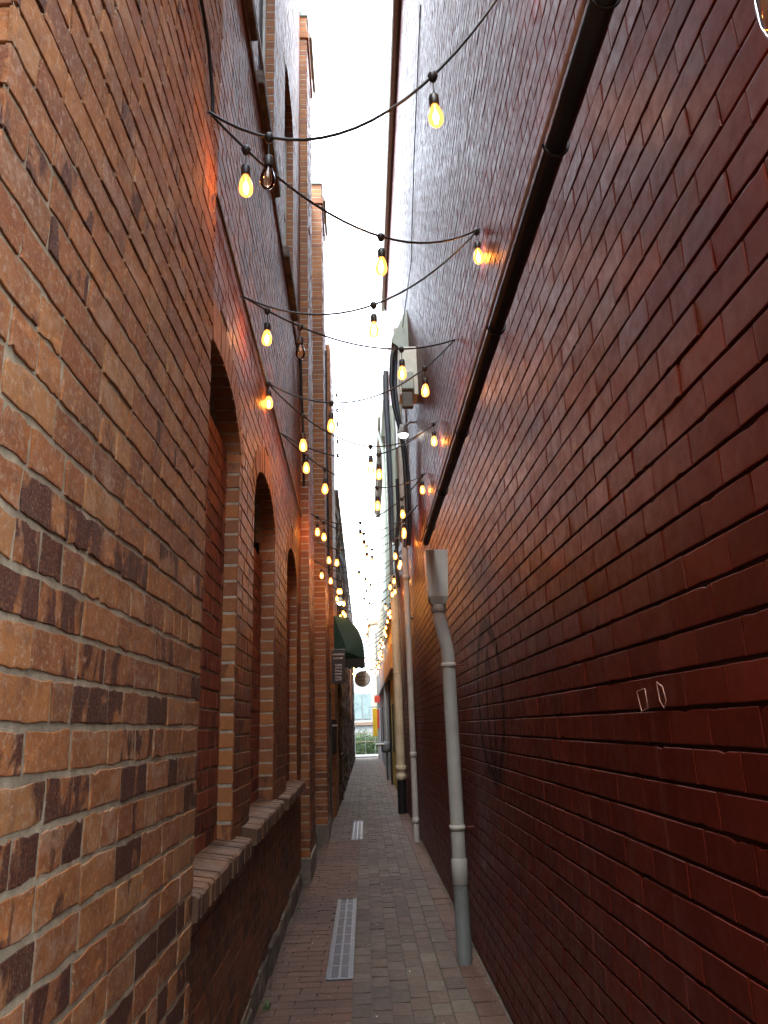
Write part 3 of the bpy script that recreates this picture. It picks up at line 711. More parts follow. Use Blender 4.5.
# service boxes and bundles high on the right wall
e = empty('junction_box', (.66, 8.8, 5.6), 'cream metal junction box high on the oxblood wall, with small grey fittings below it', 'box')
a = Acc(); box(a, .545, XR-.002, 8.70, 9.0, 5.62, 6.30, 'box_cream', .01); a.build('housing', e)
a = Acc(); box(a, .56, .72, 8.61, 8.698, 5.66, 5.90, 'box_green', .01); box(a, .56, .70, 8.62, 8.698, 5.42, 5.63, 'trim_dark', .01); a.build('fitting', e)
e = empty('security_lamp', (.60, 8.9, 5.3), 'small grey lamp with bright white underside below the cream junction box', 'lamp')
a = Acc(); lathe(a, [(.0, .16), (.04, .16), (.055, .10), (.075, .03), (.075, .02), (.02, .02)], 'pipe_grey', 16, (.60, 9.3, 5.30)); tube(a, [(.60, 9.3, 5.42), (.70, 9.3, 5.50), (XR, 9.3, 5.50)], .014, 'pipe_grey', 8); a.build('shade', e)
a = Acc(); lathe(a, [(.07, .018), (.05, -.012), (0, -.02)], 'lamp_lit', 16, (.60, 9.3, 5.30)); a.build('lens', e)
e = empty('cable_cover', (.62, 10, 7.2), 'grey green angular cable cover above the cream junction box', 'cable cover')
a = Acc(); prism(a, [(XR-.003, 7.60), (.53, 7.10), (.535, 7.05), (XR-.003, 6.85)], 'y', 9.95, 10.5, 'box_green'); a.build('hood', e)
def conduit(name, pts, r, m, label, cat, parts=None):
    a = Acc(); tube(a, pts, r, m, 12)
    return tag(a.build(name), label, cat)
conduit('cable', [(.60, 10.0, 7.05), (.53, 10.0, 6.85), (.50, 10.0, 6.45), (.53, 10.0, 6.05), (.62, 10.0, 5.6), (.65, 10.0, 5.2), (.66, 10.0, 4.6), (.64, 10.0, 4.15), (.61, 10.0, 3.95)], .030, 'black_iron', 'fat black cable bending out from the grey green cover and down the right wall', 'cable')
conduit('cable', [(.64, 10.12, 7.02), (.58, 10.12, 6.8), (.56, 10.12, 6.4), (.60, 10.12, 5.9), (.67, 10.12, 5.4), (.70, 10.12, 4.9), (.69, 10.12, 4.3), (.66, 10.12, 4.0)], .030, 'steel_dark', 'second black cable tucked behind the fat cable on the right wall', 'cable')
conduit('conduit', [(.58, 13.6, 8.4), (.57, 13.6, 7.8), (.60, 13.6, 6.2), (.60, 13.6, 4.9)], .055, 'steel_dark', 'thick blue black conduit standing out on the right wall left of the cables', 'conduit')
conduit('conduit', [(.68, 13.5, 7.6), (.68, 13.5, 4.8)], .05, 'box_green', 'straight pale grey green conduit beside the blue black conduit', 'conduit')
conduit('conduit', [(.72, 12.4, 6.3), (.72, 12.4, 4.6)], .05, 'timber', 'short brown conduit between the grey green conduit and the cables', 'conduit')
conduit('cable', [(.64, 12.0, 5.6), (.64, 12.0, 5.0), (.60, 12.0, 4.6), (.58, 12.0, 4.1), (.60, 12.0, 3.75)], .03, 'black_iron', 'loose black cable hanging under the cables by the pale pipe', 'cable')
conduit('cable', [(.775, 6.2, 9.0), (.76, 7.6, 8.2), (.77, 8.8, 7.6), (.70, 9.95, 7.3)], .006, 'cable', 'thin black cable running up the bluish upper wall from the cable cover', 'cable')

# wall lamp at the top right corner
WL = (.69, .872, 2.655)
e = empty('wall_lamp', WL, 'clear glass wall lamp with amber glow cut off by the top right corner', 'lamp')
a = Acc(); lathe(a, [(.0, -.088), (.02, -.085), (.042, -.066), (.056, -.03), (.060, .01), (.054, .05), (.038, .08)], 'glass_clear', 28, WL)
lathe(a, [(.036, .08), (.0525, .05), (.0585, .01), (.0545, -.03), (.0405, -.065), (.019, -.083), (.0, -.086)], 'glass_clear', 28, WL); a.build('glass', e)
a = Acc(); lathe(a, [(0, .13), (.03, .128), (.042, .11), (.042, .076), (0, .076)], 'socket', 20, WL); tube(a, [(WL[0], WL[1], WL[2]+.115), (XR-.004, WL[1], WL[2]+.115)], .012, 'socket', 8); a.build('bracket', e)
a = Acc(); lathe(a, [(0, .03), (.010, .02), (.013, 0), (.010, -.02), (0, -.03)], 'filament_far', 8, WL); a.build('filament', e)

# ------------------------------------------------------------------ right side farther on
Y_ = empty('yellow_building', (.79, 20, 0), 'mustard yellow building after the oxblood wall, with an orange band above head height', 'building')
a = Acc(); box(a, .80, 7, 16.85, 25.0, 0, 4.4, 'yellow'); a.build('wall', Y_)
a = Acc(); box(a, .66, .80, 18.6, 25, 2.95, 3.55, 'orange', .01); a.build('fascia', Y_)
a = Acc(); box(a, .70, .82, 17.1, 25, 4.4, 4.55, 'trim_dark', .01); a.build('roof_edge', Y_)
for yy in (19.2, 21.4, 23.4):
    a = Acc(); box(a, .785, .81, yy, yy+.9, .9, 2.2, 'void', .004); a.build('shutter', Y_)
T_ = empty('clad_building', (.80, 22, 4.5), 'tall grey green clad building with stepped eaves beyond the oxblood wall', 'building')
a = Acc(); box(a, .80, 7, 16.87, 29, 4.56, 9.9, 'trim_green')
for k in range(22):
    box(a, .794, .80, 16.9, 29, 4.6+k*.24, 4.61+k*.24, 'trim_green')
a.build('wall', T_)
a = Acc(); box(a, .62, .86, 16.86, 19.2, 9.25, 9.95, 'trim_green', .01); a.build('box_eave', T_)
a = Acc(); box(a, .56, .64, 19.3, 29.2, 9.85, 10.0, 'trim_green', .01); box(a, .64, .86, 19.3, 29.2, 9.7, 9.98, 'trim_dark'); a.build('eave_gutter', T_)
a = Acc(); tube(a, [(.60, 20.3, 9.85), (.66, 20.3, 9.5), (.72, 20.3, 9.2), (.72, 20.3, 4.6)], .05, 'trim_green', 12); a.build('downpipe', T_)
a = Acc(); tube(a, [(.72, 17.6, 9.2), (.72, 17.6, 4.6)], .045, 'trim_dark', 10); a.build('conduit', T_)
L_ = empty('rendered_building', (.78, 32, 0), 'grey rendered low building at the far right of the lane', 'building')
a = Acc(); box(a, .79, 7, 25.05, 42.0, 0, 4.3, 'lilac'); box(a, .78, .80, 29.1, 42, 4.31, 6.6, 'cream_wall'); box(a, .80, 7, 29.1, 42, 4.3, 6.6, 'cream_wall'); a.build('wall', L_)
a = Acc(); box(a, .69, .85, 25.1, 42.1, 3.0, 3.12, 'pale_wall', .01); a.build('ledge', L_)
for yy in (27.5, 33., 37.5):
    a = Acc(); box(a, .772, .80, yy, yy+1.1, .9, 2.4, 'void', .004); a.build('window', L_)
a = Acc(); box(a, .66, .80, 41.3, 41.6, 0, 6.6, 'pale_wall', .02); a.build('corner_pier', L_)
e = empty('gas_meter', (.7, 24.4, .9), 'grey gas meter with a stub pipe low on the far right wall', 'meter')
a = Acc(); lathe(a, [(0, -.17), (.1, -.16), (.15, -.1), (.16, .05), (.13, .16), (0, .18)], 'steel', 18, (.64, 24.4, .98)); a.build('body', e)
a = Acc(); tube(a, [(.60, 24.3, 1.06), (.33, 24.3, 1.06), (.32, 24.3, 1.06)], .045, 'pipe_grey', 10); tube(a, [(.66, 24.4, .85), (.66, 24.4, .02)], .03, 'steel_dark', 10); a.build('stub_pipe', e)
conduit('conduit', [(.74, 27, 4.2), (.74, 27, .0)], .05, 'pale_wall', 'white pipe on the far right wall past the gas meter', 'pipe')
conduit('conduit', [(.735, 22.6, 2.9), (.735, 22.6, .0)], .03, 'black_iron', 'thin dark pipe on the mustard wall', 'pipe')

# hanging yellow banner and red sign at the lane mouth
e = empty('hanging_sign', (.6, 38, 1.5), 'tall yellow banner sign hung at the far right end of the lane', 'sign')
a = Acc(); box(a, .38, .60, 37.6, 37.64, 1.15, 2.45, 'yellow_sign', .01); a.build('panel', e)
a = Acc(); box(a, .60, .70, 37.58, 37.66, 1.5, 2.4, 'red_sign', .01); a.build('edge', e)
a = Acc(); tube(a, [(.3, 37.62, 2.52), (.79, 37.62, 2.52)], .02, 'black_iron', 8); a.build('arm', e)
e = empty('hanging_sign', (.6, 36, 2.6), 'small square red sign above the yellow banner', 'sign')
a = Acc(); box(a, .46, .72, 35.6, 35.64, 2.66, 2.97, 'red_sign', .01); a.build('panel', e)
a = Acc(); tube(a, [(.42, 35.62, 3.0), (.79, 35.62, 3.0)], .015, 'black_iron', 8); a.build('arm', e)

# ------------------------------------------------------------------ awning, signs and fittings on the left
e = empty('awning', (-.58, 16, 2.7), 'dark green domed canvas awning over a doorway on the left', 'awning')
prof = []
for k in range(9):
    t = k/8*PI/2; prof.append((-.57+.60*math.sin(t)**1.0, 2.90+.86*math.cos(t)**.85))
ya, yb = 15.0, 17.4
a = Acc(); n = len(prof); vs = []
def inner_p(p): return (-.57+(p[0]+.57)*.985, 2.90+(p[1]-2.90)*.985)
for yy in (ya, yb):
    for p in prof: vs.append((p[0], yy+(.0 if yy == ya else 0), p[1]))
fs = [(k, k+1, n+k+1, n+k) for k in range(n-1)]
a.add(vs, fs, 'awning', True)
vs2 = []
for yy in (ya+.01, yb-.01):
    for p in prof: q = inner_p(p); vs2.append((q[0], yy, q[1]))
a.add(vs2, [f[::-1] for f in fs], 'awning', True)
# gusset ends built as gores with a seam
mid = (-.57, 2.9)
for yy, dy in ((ya, -1), (yb, 1)):
    cen = (-.30, yy+dy*.10, 3.02); vs = [(p[0], yy, p[1]) for p in prof]+[(-.57, yy, 2.90)]
    m_ = len(vs); vs.append(cen); fs = [(k, (k+1) % m_, m_) for k in range(m_)]
    a.add(vs, fs, 'awning'); a.add([(v[0], v[1]+.004*dy*-1, v[2]) for v in vs], [f[::-1] for f in fs], 'awning')
a.build('canopy', e)
a = Acc()
def scallop(P0, P1, cnt, zt, drop):
    P0, P1 = Vector(P0), Vector(P1); d = P1-P0; nrm = Vector((-d.y, d.x, 0)).normalized()*.004
    N = cnt*6; top = []; bot = []
    for k in range(N+1):
        q = P0+d*(k/N); top.append((q.x, q.y, zt)); bot.append((q.x, q.y, zt-drop*(.72+.28*abs(math.sin(PI*k/6)))))
    vs = [tuple(Vector(t)+s*nrm) for s in (1, -1) for row in (top, bot) for t in row]; L = N+1
    fs = []
    for k in range(N): fs += [(k, L+k, L+k+1, k+1), (2*L+k, 2*L+k+1, 3*L+k+1, 3*L+k), (L+k, 3*L+k, 3*L+k+1, L+k+1)]
    a.add(vs, fs, 'awning_dark')
scallop((-.57, ya-.005, 0), (.03, ya-.005, 0), 5, 2.905, .20); scallop((.03, ya-.005, 0), (.03, yb, 0), 16, 2.905, .20)
a.build('valance', e)
a = Acc(); tube(a, [(-.57, ya+.02, 2.91), (.02, ya+.02, 2.91), (.02, yb-.02, 2.91), (-.57, yb-.02, 2.91)], .012, 'steel', 8); a.build('frame', e)

e = empty('hanging_sign', (-.5, 14, 2.5), 'dark rectangular hanging sign with rows of pale lettering, below the green awning', 'sign')
a = Acc(); box(a, -.585, -.335, 14.0, 14.03, 2.38, 2.96, 'board', .004); a.build('panel', e)
a = Acc()
def words_row(x0, x1, z, h, y):
    a = Acc(); x = x0
    while x < x1-.008:
        w = random.choice((.010, .014, .018)); w = min(w, x1-x); k = random.random()
        if k < .35: box(a, x, x+w*.35, y-.003, y, z, z+h, 'letter'); box(a, x+w*.35, x+w, y-.0028, y, z+h*.7, z+h, 'letter')
        elif k < .7: box(a, x, x+w, y-.003, y, z, z+h*.3, 'letter'); box(a, x+w*.3, x+w*.65, y-.0028, y, z+h*.3, z+h, 'letter')
        else: box(a, x, x+w, y-.003, y, z+h*.05, z+h*.95, 'letter')
        x += w+.004
    a.build('lettering', e)
words_row(-.565, -.345, 2.885, .032, 13.999); words_row(-.55, -.36, 2.815, .030, 13.999)
for z in (2.69, 2.64, 2.585, 2.53, 2.475, 2.43): words_row(-.52, -.395, z, .034, 13.999)
a = Acc(); tube(a, [(-.66, 14.015, 2.985), (-.33, 14.015, 2.985)], .01, 'black_iron', 8); a.build('arm', e)
e = empty('hanging_sign', (-.04, 17.6, 2.6), 'round off-white hanging sign with small lettering beyond the awning', 'sign')
a = Acc()
def disc(a, cx, y0, y1, cz, r, m, seg=32):
    vs = [(cx+r*math.cos(2*PI*k/seg), y, cz+r*math.sin(2*PI*k/seg)) for y in (y0, y1) for k in range(seg)]
    a.add(vs, [(k, (k+1) % seg, seg+(k+1) % seg, seg+k) for k in range(seg)]+[tuple(range(seg))], m); a.add(vs[seg:], [tuple(range(seg))[::-1]], m)
disc(a, -.035, 17.6, 17.63, 2.665, .172, 'sign_white'); a.build('panel', e)
a = Acc(); tube(a, [(-.035+.172*math.cos(2*PI*k/32), 17.615, 2.665+.172*math.sin(2*PI*k/32)) for k in range(33)], .011, 'sign_rim', 8); a.build('rim', e)
a = Acc()
def marks(x0, x1, z, h, y):
    a = Acc(); x = x0
    while x < x1:
        w = random.choice((.009, .013)); box(a, x, x+w, y-.003, y, z, z+h, 'sign_rim'); x += w+.008
    a.build('lettering', e)
marks(-.15, .08, 2.70, .018, 17.599); marks(-.12, .05, 2.625, .013, 17.599); a = Acc(); box(a, -.03, -.018, 17.596, 17.599, 2.755, 2.80, 'void'); a.build('emblem', e)
a = Acc(); tube(a, [(-.56, 17.615, 2.90), (.10, 17.615, 2.90)], .011, 'black_iron', 8); tube(a, [(-.035, 17.615, 2.84), (-.035, 17.615, 2.90)], .006, 'black_iron', 6); a.build('arm', e)
e = empty('hanging_sign', (.1, 24, 3.2), 'thin scrolled iron bracket with a curved loop hung across the lane', 'bracket')
a = Acc(); pts = [(-.05+.27*(1-math.cos(PI*k/12)), 24, 3.62-.30*math.sin(PI*k/12)) for k in range(13)]; tube(a, pts, .016, 'fence_grey', 8); tube(a, [(-.56, 24, 3.72), (.2, 24, 3.70)], .012, 'black_iron', 8); tube(a, [(-.05, 24, 3.70), (-.05, 24, 3.5)], .02, 'black_iron', 8); a.build('bracket_arm', e)
conduit('conduit', [(-.58, 18.2, 3.9), (-.47, 18.2, 4.0), (-.40, 18.2, 4.3), (-.40, 18.2, 5.0), (-.44, 18.2, 5.45), (-.52, 18.2, 5.7), (-.60, 18.2, 5.75)], .045, 'steel', 'curved grey pipe looping out from the left wall above the awning', 'pipe')
e = empty('porch_lamp', (-.45, 16, 4.1), 'pale green bracket lamp on the left wall above the awning', 'lamp')
a = Acc(); lathe(a, [(0, .12), (.03, .11), (.07, .03), (.08, 0)], 'mint', 14, (-.45, 15.2, 4.05)); tube(a, [(-.45, 15.2, 4.16), (-.50, 15.2, 4.25), (-.575, 15.2, 4.25)], .012, 'black_iron', 8); a.build('shade', e)
a = Acc(); lathe(a, [(.06, 0), (.04, -.04), (0, -.055)], 'lamp_lit', 12, (-.45, 15.2, 4.05)); a.build('lens', e)
e = empty('post_box', (-.6, 14.6, 1.5), 'small dark letter box on the left wall with a bright slot', 'letter box')
a = Acc(); box(a, -.655, -.53, 14.35, 14.65, 1.15, 1.75, 'void', .01); a.build('body', e)
a = Acc(); box(a, -.60, -.50, 14.33, 14.349, 1.63, 1.66, 'letter'); a.build('slot', e)
# insulators on a bar
bar = Acc(); tube(bar, [(-.58, 17.3, 10.1), (-.40, 17.3, 10.1)], .015, 'steel', 6)
for i, (zz) in enumerate((9.3, 8.9, 8.55, 8.1, 7.75)):
    a = Acc(); tube(a, [(-.58, 16.6, zz), (-.50, 16.6, zz)], .012, 'steel', 6); lathe(a, [(0, -.06), (.03, -.05), (.03, -.02), (.015, 0), (.032, .02), (.032, .04), (0, .06)], 'ceramic', 10, (-.485, 16.6, zz))
    tag(a.build('insulator'), 'small dark wire insulator on the left building edge against the sky', 'insulator', 'wire insulators')
# cables on the left walls
tag((lambda a: (tube(a, [(XN+.01, 1.9, 4.6), (XN+.014, 2.15, 4.45), (XN+.012, 2.38, 4.42), (XN+.014, 2.50, 4.36), (XN+.016, 2.60, 4.2), (XN+.013, 2.62, 4.12)], .008, 'cable', 8), a.build('cable'))[1])(Acc()), 'black cable looping down the near orange wall to the first light hook', 'cable')
tag((lambda a: (tube(a, [(xw_(y)+.014, y, z) for y, z in ((2.85, 4.10), (4.2, 4.095), (5.6, 4.11), (7.2, 4.10), (8.85, 4.10))], .0075, 'cable', 8), a.build('cable'))[1])(Acc()), 'black cable clipped along the recessed red wall under the string light hooks', 'cable')
tag((lambda a: (tube(a, [(XL+.02, 8.2, 6.0), (XL+.02, 8.3, 5.5), (XL+.03, 8.5, 4.9), (XL+.025, 8.6, 4.4)], .016, 'cable', 8), a.build('cable'))[1])(Acc()), 'short thick black cable hanging beside the first pilaster', 'cable')
for (y0, z0, y1, z1, xx, lab) in ((12.9, 8.5, 13.0, 4.2, -.585, 'black conduit running down beside the second pilaster'), ):
    conduit('conduit', [(xx+.01, y0, z0), (xx+.0, (y0+y1)/2, (z0+z1)/2+.3), (xx+.02, y1, z1)], .02, 'cable', lab, 'conduit')
# weeds at the foot of the recessed wall
def weed(x, y, n, r, label):
    a = Acc()
    for k in range(n):
        an = random.random()*2*PI; h = r*(.5+random.random()); lean = r*(.3+.6*random.random()); w = r*.16
        bx, by = x+random.uniform(-.02, .02), y+random.uniform(-.05, .05); d = Vector((math.cos(an), math.sin(an), 0)); s = Vector((-d.y, d.x, 0))*w
        p0 = Vector((bx, by, 0)); p1 = p0+d*lean*.4+Vector((0, 0, h*.7)); p2 = p0+d*lean+Vector((0, 0, h))
        a.add([tuple(p0-s*.3), tuple(p0+s*.3), tuple(p1+s), tuple(p1-s), tuple(p2)], [(0, 1, 2, 3), (3, 2, 4)], 'weed')
    tag(a.build('weed'), label, 'plant')
weed(-.63, 5.15, 16, .035, 'small green weed at the foot of the recessed wall nearest the camera')
weed(-.65, 7.6, 12, .022, 'tiny weed at the wall foot just before the first pilaster')
a = Acc()
for k in range(70):
    x = random.uniform(-.6, .7); y = random.uniform(4.3, 16); s = random.uniform(.003, .011); an = random.random()*PI
    c, s_ = math.cos(an)*s, math.sin(an)*s
    a.add([(x-c, y-s_, .004), (x+s_*.6, y-c*.6, .006), (x+c, y+s_, .004), (x-s_*.6, y+c*.6, .009)], [(0, 1, 2, 3)], 'litter')
tag(a.build('litter'), 'tiny pale scraps and petals scattered over the brick path', 'litter', kind='stuff')
# grit along wall feet
a = Acc()
for k in range(2600):
    sd = random.random()
    if sd < .6: x = -.665+abs(random.gauss(0, .035)); y = random.uniform(4.2, 16)
    else: x = .765-abs(random.gauss(0, .02)); y = random.uniform(4.2, 14)
    s = random.uniform(.002, .007)
    a.add([(x, y, s*1.6), (x+s, y, 0), (x-s*.5, y+s*.87, 0), (x-s*.5, y-s*.87, 0)], [(0, 1, 2), (0, 2, 3), (0, 3, 1)], 'foundation')
tag(a.build('grit'), 'loose grit gathered along the feet of both walls', 'grit', kind='stuff')

# ------------------------------------------------------------------ the far end
e = empty('pale_building', (-.5, 52, 0), 'pale building with translucent wall panels closing the far end of the lane', 'building')
a = Acc(); box(a, -9, .55, 50.5, 56, 0, 4.6, 'pale_wall'); a.build('wall', e)
for k in range(7):
    a = Acc(); x0 = -3.6+k*.58; box(a, x0, x0+.52, 50.44, 50.5, 2.1, 3.7, 'pale_glass', .01); a.build('panel', e)
a = Acc(); box(a, -9, .6, 50.3, 50.6, 1.72, 1.9, 'timber', .01); a.build('beam', e)
e = empty('cream_building', (2, 60, 0), 'tall cream house rising behind the lane mouth on the right', 'building')
a = Acc(); box(a, .50, 8, 56.5, 66, 0, 9.0, 'cream_wall'); a.build('wall', e)
for zz in (2.6, 5.2, 7.2):
    for xx in (.9, 2.4, 4): a = Acc(); box(a, xx, xx+.7, 56.44, 56.5, zz, zz+1.1, 'board', .01); a.build('window', e)
a = Acc(); box(a, .35, 8.2, 56.3, 66.2, 9.0, 9.3, 'stone_pink', .02); a.build('roof', e)
e = empty('wire_fence', (0, 47, 0), 'grey tube and timber fence in front of the greenery at the lane end', 'fence')
a = Acc()
for k in range(13): tube(a, [(-3.6+k*.6, 47, 0), (-3.6+k*.6, 47, 1.75)], .018, 'fence_grey', 6)
a.build('post', e)['kind'] = 'stuff'
a = Acc()
for zz in (.75, 1.25, 1.72): tube(a, [(-3.7, 47, zz), (3.7, 47, zz)], .022, 'timber', 6)
a.build('rail', e)
def shrub(cx, cy, rx, rz, n, mat, label, h0=0.):
    e = empty('shrub', (cx, cy, 0), label, 'shrub', 'shrubs behind the fence at the lane end')
    a = Acc()
    for k in range(n):
        th = random.random()*2*PI; rr = random.random()**.45; ph = random.random()
        x = cx+rx*rr*math.cos(th); y = cy+.5*rr*math.sin(th); z = h0+rz*(ph**.8)*(1-.35*rr)
        s = random.uniform(.025, .055); v = [Vector((random.gauss(0, 1), random.gauss(0, 1), random.gauss(0, 1))).normalized() for _ in range(2)]
        p = Vector((x, y, z)); u, w = v[0]*s, v[1]*s*.6
        a.add([tuple(p-u), tuple(p-w), tuple(p+u), tuple(p+w)], [(0, 1, 2, 3)], mat)
    a.build('foliage', e)
    t = Acc()
    for k in range(4): tube(t, [(cx+.05*k-.1, cy, 0), (cx+(k-1.5)*rx*.4, cy, rz*.8)], [.02, .006], 'timber', 5)
    t.build('stem', e)
sh = [(-1.6, 'leaf_pale', 1.7), (-.75, 'leaf', 1.2), (-.25, 'leaf_pale', 1.65), (.3, 'leaf', .9), (.65, 'leaf_pale', 1.3), (1.3, 'leaf', 1.5), (2.1, 'leaf', 1.7)]
for cx, hh in ((-1.2, 1.5), (-.5, 1.45), (.05, 1.6), (.5, 1.5), (1., 1.6)): sh.append((cx, 'leaf' if cx < 0 else 'leaf_pale', hh))
for i, (cx, mt, hh) in enumerate(sh):
    shrub(cx, 48.2+.3*(i % 2), .42, hh, 1500, mt, ('pale leafy shrub behind the fence at the lane end', 'mid green low shrub behind the fence at the lane end')[mt == 'leaf'])

# ------------------------------------------------------------------ string lights
def bulb_meshes():
    out = {}
    a = Acc(); lathe(a, [(.0, .004), (.016, .004), (.020, -.004), (.020, -.042), (.017, -.048), (.0, -.048)], 'socket', 12); out['socket'] = a
    prof = [(.0135, 0), (.0165, -.010), (.023, -.026), (.0285, -.046), (.0305, -.064), (.0285, -.082), (.020, -.095), (.010, -.101), (.0, -.102)]
    a = Acc(); lathe(a, prof, 'glass_lit', 14); out['bulb'] = a
    a = Acc(); lathe(a, prof, 'glass_clear', 14); out['bulb_off'] = a
    fp = [(0, -.030), (.0075, -.038), (.0125, -.055), (.0120, -.070), (.006, -.082), (0, -.084)]
    a = Acc(); lathe(a, fp, 'filament', 7); out['filament'] = a
    a = Acc(); lathe(a, fp, 'filament_far', 7); out['filament_far'] = a
    a = Acc()
    for k in range(4): an = k*PI/2; tube(a, [(.003*math.cos(an), .003*math.sin(an), -.02), (.011*math.cos(an), .011*math.sin(an), -.09)], .0012, 'filament_off', 4)
    tube(a, [(0, 0, -.005), (0, 0, -.05)], .003, 'filament_off', 5); out['filament_off'] = a
    a = Acc(); lathe(a, [(0, .018), (.016, .013), (.022, 0), (.014, -.022), (0, -.032)], 'socket', 8); out['connector'] = a
    return {k: v.build(k) for k, v in out.items()}
PR = bulb_meshes()
PRm = {k: o.data for k, o in PR.items()}
for o in PR.values(): D.objects.remove(o)
def inst(name, mesh, parent, loc):
    o = D.objects.new(name, mesh); COL.objects.link(o); o.parent = parent; o.location = loc; return o
def span(P, Q, bulbs, label, far=False, group=None, sag=None):
    """bulbs: list of (s, drop, lit)"""
    P, Q = Vector(P), Vector(Q); e = empty('string_light', P, label, 'string lights', group)
    L = (Q-P).length; sg = sag if sag is not None else .2*L
    def pt(s): return P.lerp(Q, s)+Vector((0, 0, -4*sg*s*(1-s)))
    a = Acc(); N = 20; tube(a, [pt(k/N)-Vector((0, 0, 0)) for k in range(N+1)], .0062, 'cable', 6)
    a.build('cable', e)
    for s, drop, lit in bulbs:
        p = pt(s)-P
        if not far:
            c = inst('connector', PRm['connector'], e, p)
            w = Acc(); tube(w, [tuple(pt(s)), tuple(pt(s)-Vector((0, 0, drop)))], .0028, 'cable', 5); w.build('drop_wire', e)
        so = inst('socket', PRm['socket'], e, p+Vector((0, 0, -drop)))
        bp = p+Vector((0, 0, -drop-.044)); 
        b = inst('bulb', PRm['bulb' if lit else 'bulb_off'], e, bp)
        inst('filament', PRm['filament_off' if not lit else ('filament' if not far else 'filament_far')], b, (0, 0, 0))
        if not lit: b['label'] = 'unlit clear glass bulb'
        rx = random.uniform(-.06, .06); b.rotation_euler = (rx, random.uniform(-.06, .06), 0)
HK = dict(R0=(.765, 2.3, 4.68), A=(-.592, 2.58, 4.1), B=(.765, 3.91, 4.5), C=(-.66, 3.95, 4.08), Dd=(.765, 5.2, 4.46), E=(-.672, 5.2, 4.12), G=(.765, 6.7, 4.42), F=(-.682, 6.2, 4.12), H=(.765, 8.2, 4.4))
span(HK['R0'], HK['A'], [(.015, .03, 1), (.32, .10, 1), (.81, .10, 0)], 'nearest string light span, across the top, unlit clear bulb near the left wall', sag=.47)
span(HK['A'], HK['B'], [(.10, .09, 1), (.54, .08, 1)], 'string light span from the near orange wall to the bulb glowing on the red wall', sag=.31)
span(HK['B'], HK['C'], [(.01, .08, 1), (.46, .07, 1)], 'string light span from the bulb glowing on the red wall back to the recessed wall', sag=.31)
span(HK['C'], HK['Dd'], [(.09, .09, 1), (.22, .08, 0), (.69, .09, 1)], 'string light span with a lit and then an unlit bulb near the recessed wall', sag=.19)
span(HK['Dd'], HK['E'], [(.17, .09, 1), (.67, .09, 1), (.995, .06, 1)], 'string light span passing in front of the cream junction box', sag=.32)
span(HK['E'], HK['G'], [(.17, .15, 1), (.54, .10, 1), (.97, .08, 1)], 'string light span just beyond the one in front of the junction box', sag=.38)
span(HK['G'], HK['F'], [(.40, .10, 1), (.85, .10, 1)], 'string light span returning to the hook above the third arched window', sag=.30)
span(HK['F'], HK['H'], [(.25, .10, 1), (.60, .10, 1), (.97, .08, 1)], 'string light span reaching the right wall just above the black gutter end', sag=.32)
# the rest of the zigzag
yr, yl = 8.2, 7.5; prev = HK['H']; side = 0; k = 0
cur_y = 8.2
while cur_y < 38:
    cur_y += .62
    if k % 2 == 0:
        xw = xw_(cur_y)+.02 if cur_y < 8.8 or 10.1 < cur_y < 11.7 else (-.60 if cur_y < 10.1 else -.55)
        nxt = (xw, cur_y, 4.1+.05*random.uniform(-1, 1))
    else:
        nxt = (.765 if cur_y < 16.7 else .78, cur_y, 4.4+.05*random.uniform(-1, 1))
    d = random.uniform(-.05, .05)
    bl = [(.16+d, .09, 1), (.52+d, .09, random.random() < .93), (.90+d, .09, 1)]
    if cur_y > 16: bl = [bl[0], bl[2]] if k % 2 == 0 else [bl[1], bl[2]]
    if cur_y < 11: lab = '%s string light span past the black gutter end' % ['first', 'second', 'third', 'fourth', 'fifth'][min(k, 4)]; grp = None
    else: lab = 'string light span among the dense run of glowing bulbs far down the lane'; grp = 'string lights far down the lane'
    span(prev, nxt, bl, lab, far=(cur_y > 11), group=grp, sag=random.uniform(.24, .34)); prev = nxt; k += 1
# wall hooks
def hook(p, nx, label, grp=None):
    a = Acc(); x, y, z = p; wall = x-nx*.02 if nx > 0 else x+.02
    tube(a, [(x-nx*.025, y, z), (x+nx*.005, y, z), (x+nx*.012, y, z-.012), (x+nx*.004, y, z-.02)], .004, 'steel', 6)
    tag(a.build('hook'), label, 'hook', grp)
for kk, lab in (('R0', 'top right hook of the nearest string light'), ('A', 'hook at the far edge of the near orange wall'), ('B', 'hook beside the bulb glowing on the red wall'), ('C', 'hook on the recessed wall above the first arched window'), ('Dd', 'hook to the upper right of the cream junction box'), ('E', 'hook above the gap between first and second arched windows'), ('G', 'hook on the right wall beyond the junction box'), ('F', 'hook above the third arched window'), ('H', 'hook on the right wall near the gutter end')):
    hook(HK[kk], 1 if HK[kk][0] < 0 else -1, lab)

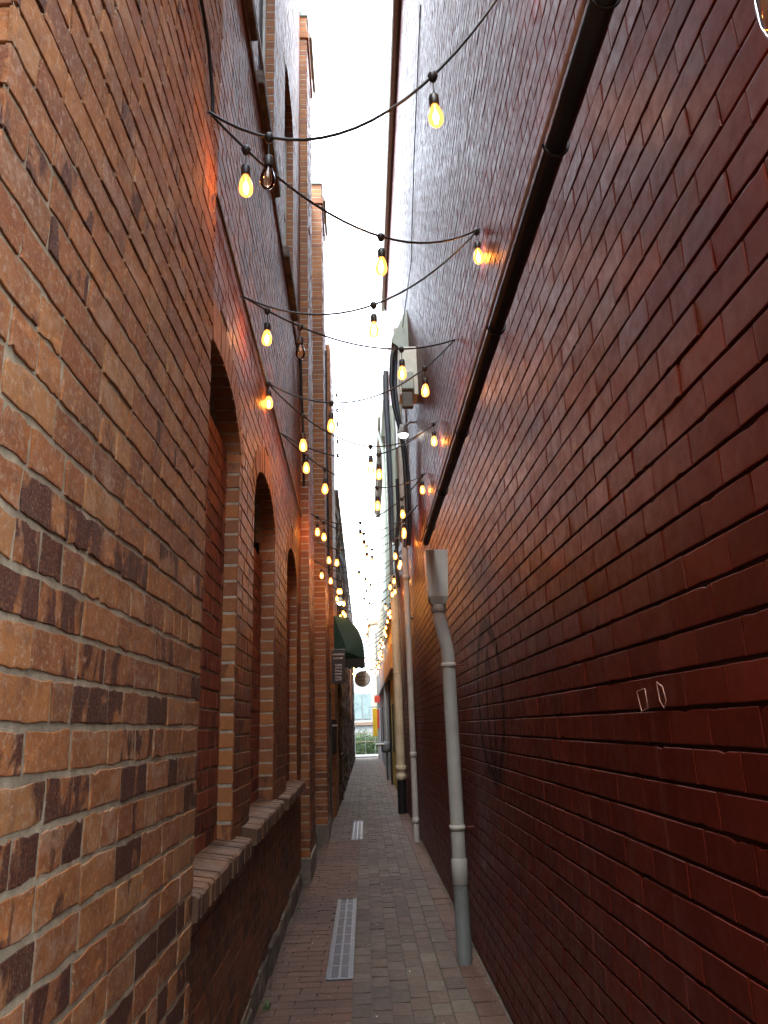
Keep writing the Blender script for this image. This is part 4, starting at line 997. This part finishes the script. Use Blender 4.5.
# ------------------------------------------------------------------ sky and light
W = D.worlds.new('World'); S.world = W; W.use_nodes = True
n, l = W.node_tree.nodes, W.node_tree.links
bg = n['Background']
sky = n.new('ShaderNodeTexSky'); sky.sky_type = 'NISHITA'; sky.sun_disc = False
SE, SR = math.radians(55), math.radians(200)
sky.sun_elevation = SE; sky.sun_rotation = SR; sky.air_density = 1.2; sky.dust_density = 3.
tc = n.new('ShaderNodeTexCoord')
cl = noise(n, l, scaled(n, l, tc.outputs['Generated'], (1, 1, 2.5)), 2.2, 5, .6)
cloud = ramp(n, [(.3, (9.6, 10.9, 12.6)), (.7, (13.0, 14.2, 15.8))]); l.new(cl.outputs[0], cloud.inputs[0])
l.new(mix(n, l, .86, sky.outputs[0], cloud.outputs[0]), bg.inputs[0])
bg.inputs[1].default_value = .15
sl = D.lights.new('sun', 'SUN'); sl.energy = 1.0; sl.angle = math.radians(20); sl.color = (1., .96, .9)
so = D.objects.new('sun', sl); COL.objects.link(so)
dirv = Vector((math.sin(SR)*math.cos(SE), math.cos(SR)*math.cos(SE), math.sin(SE)))
so.rotation_euler = dirv.to_track_quat('Z', 'Y').to_euler(); so.location = (0, -5, 20)

# ------------------------------------------------------------------ camera
cam = D.cameras.new('camera'); co = D.objects.new('camera', cam); COL.objects.link(co); S.camera = co
p, yw, r = math.radians(15.943301), math.radians(1.91526), math.radians(1.89076)
f = Vector((math.sin(yw)*math.cos(p), math.cos(yw)*math.cos(p), math.sin(p)))
rt = f.cross(Vector((0, 0, 1))).normalized(); up = rt.cross(f)
rt2 = rt*math.cos(r)-up*math.sin(r); up2 = up*math.cos(r)+rt*math.sin(r)
mw = Matrix((rt2, up2, -f)).transposed().to_4x4(); mw.translation = (0, 0, EYE); co.matrix_world = mw
cam.sensor_fit = 'VERTICAL'; cam.sensor_height = 36; cam.lens = 36*750/1024; cam.clip_end = 500; cam.clip_start = .05

S.render.engine = 'CYCLES'
S.cycles.max_bounces = 8; S.cycles.diffuse_bounces = 5; S.cycles.glossy_bounces = 3; S.cycles.transparent_max_bounces = 24
S.cycles.use_denoising = True; S.cycles.sample_clamp_indirect = 6
S.cycles.use_light_tree = True
vs = S.view_settings; vs.view_transform = 'Standard'; vs.look = 'None'; vs.gamma = 1; vs.exposure = 2.4
try: vs.use_curve_mapping = False
except Exception: pass
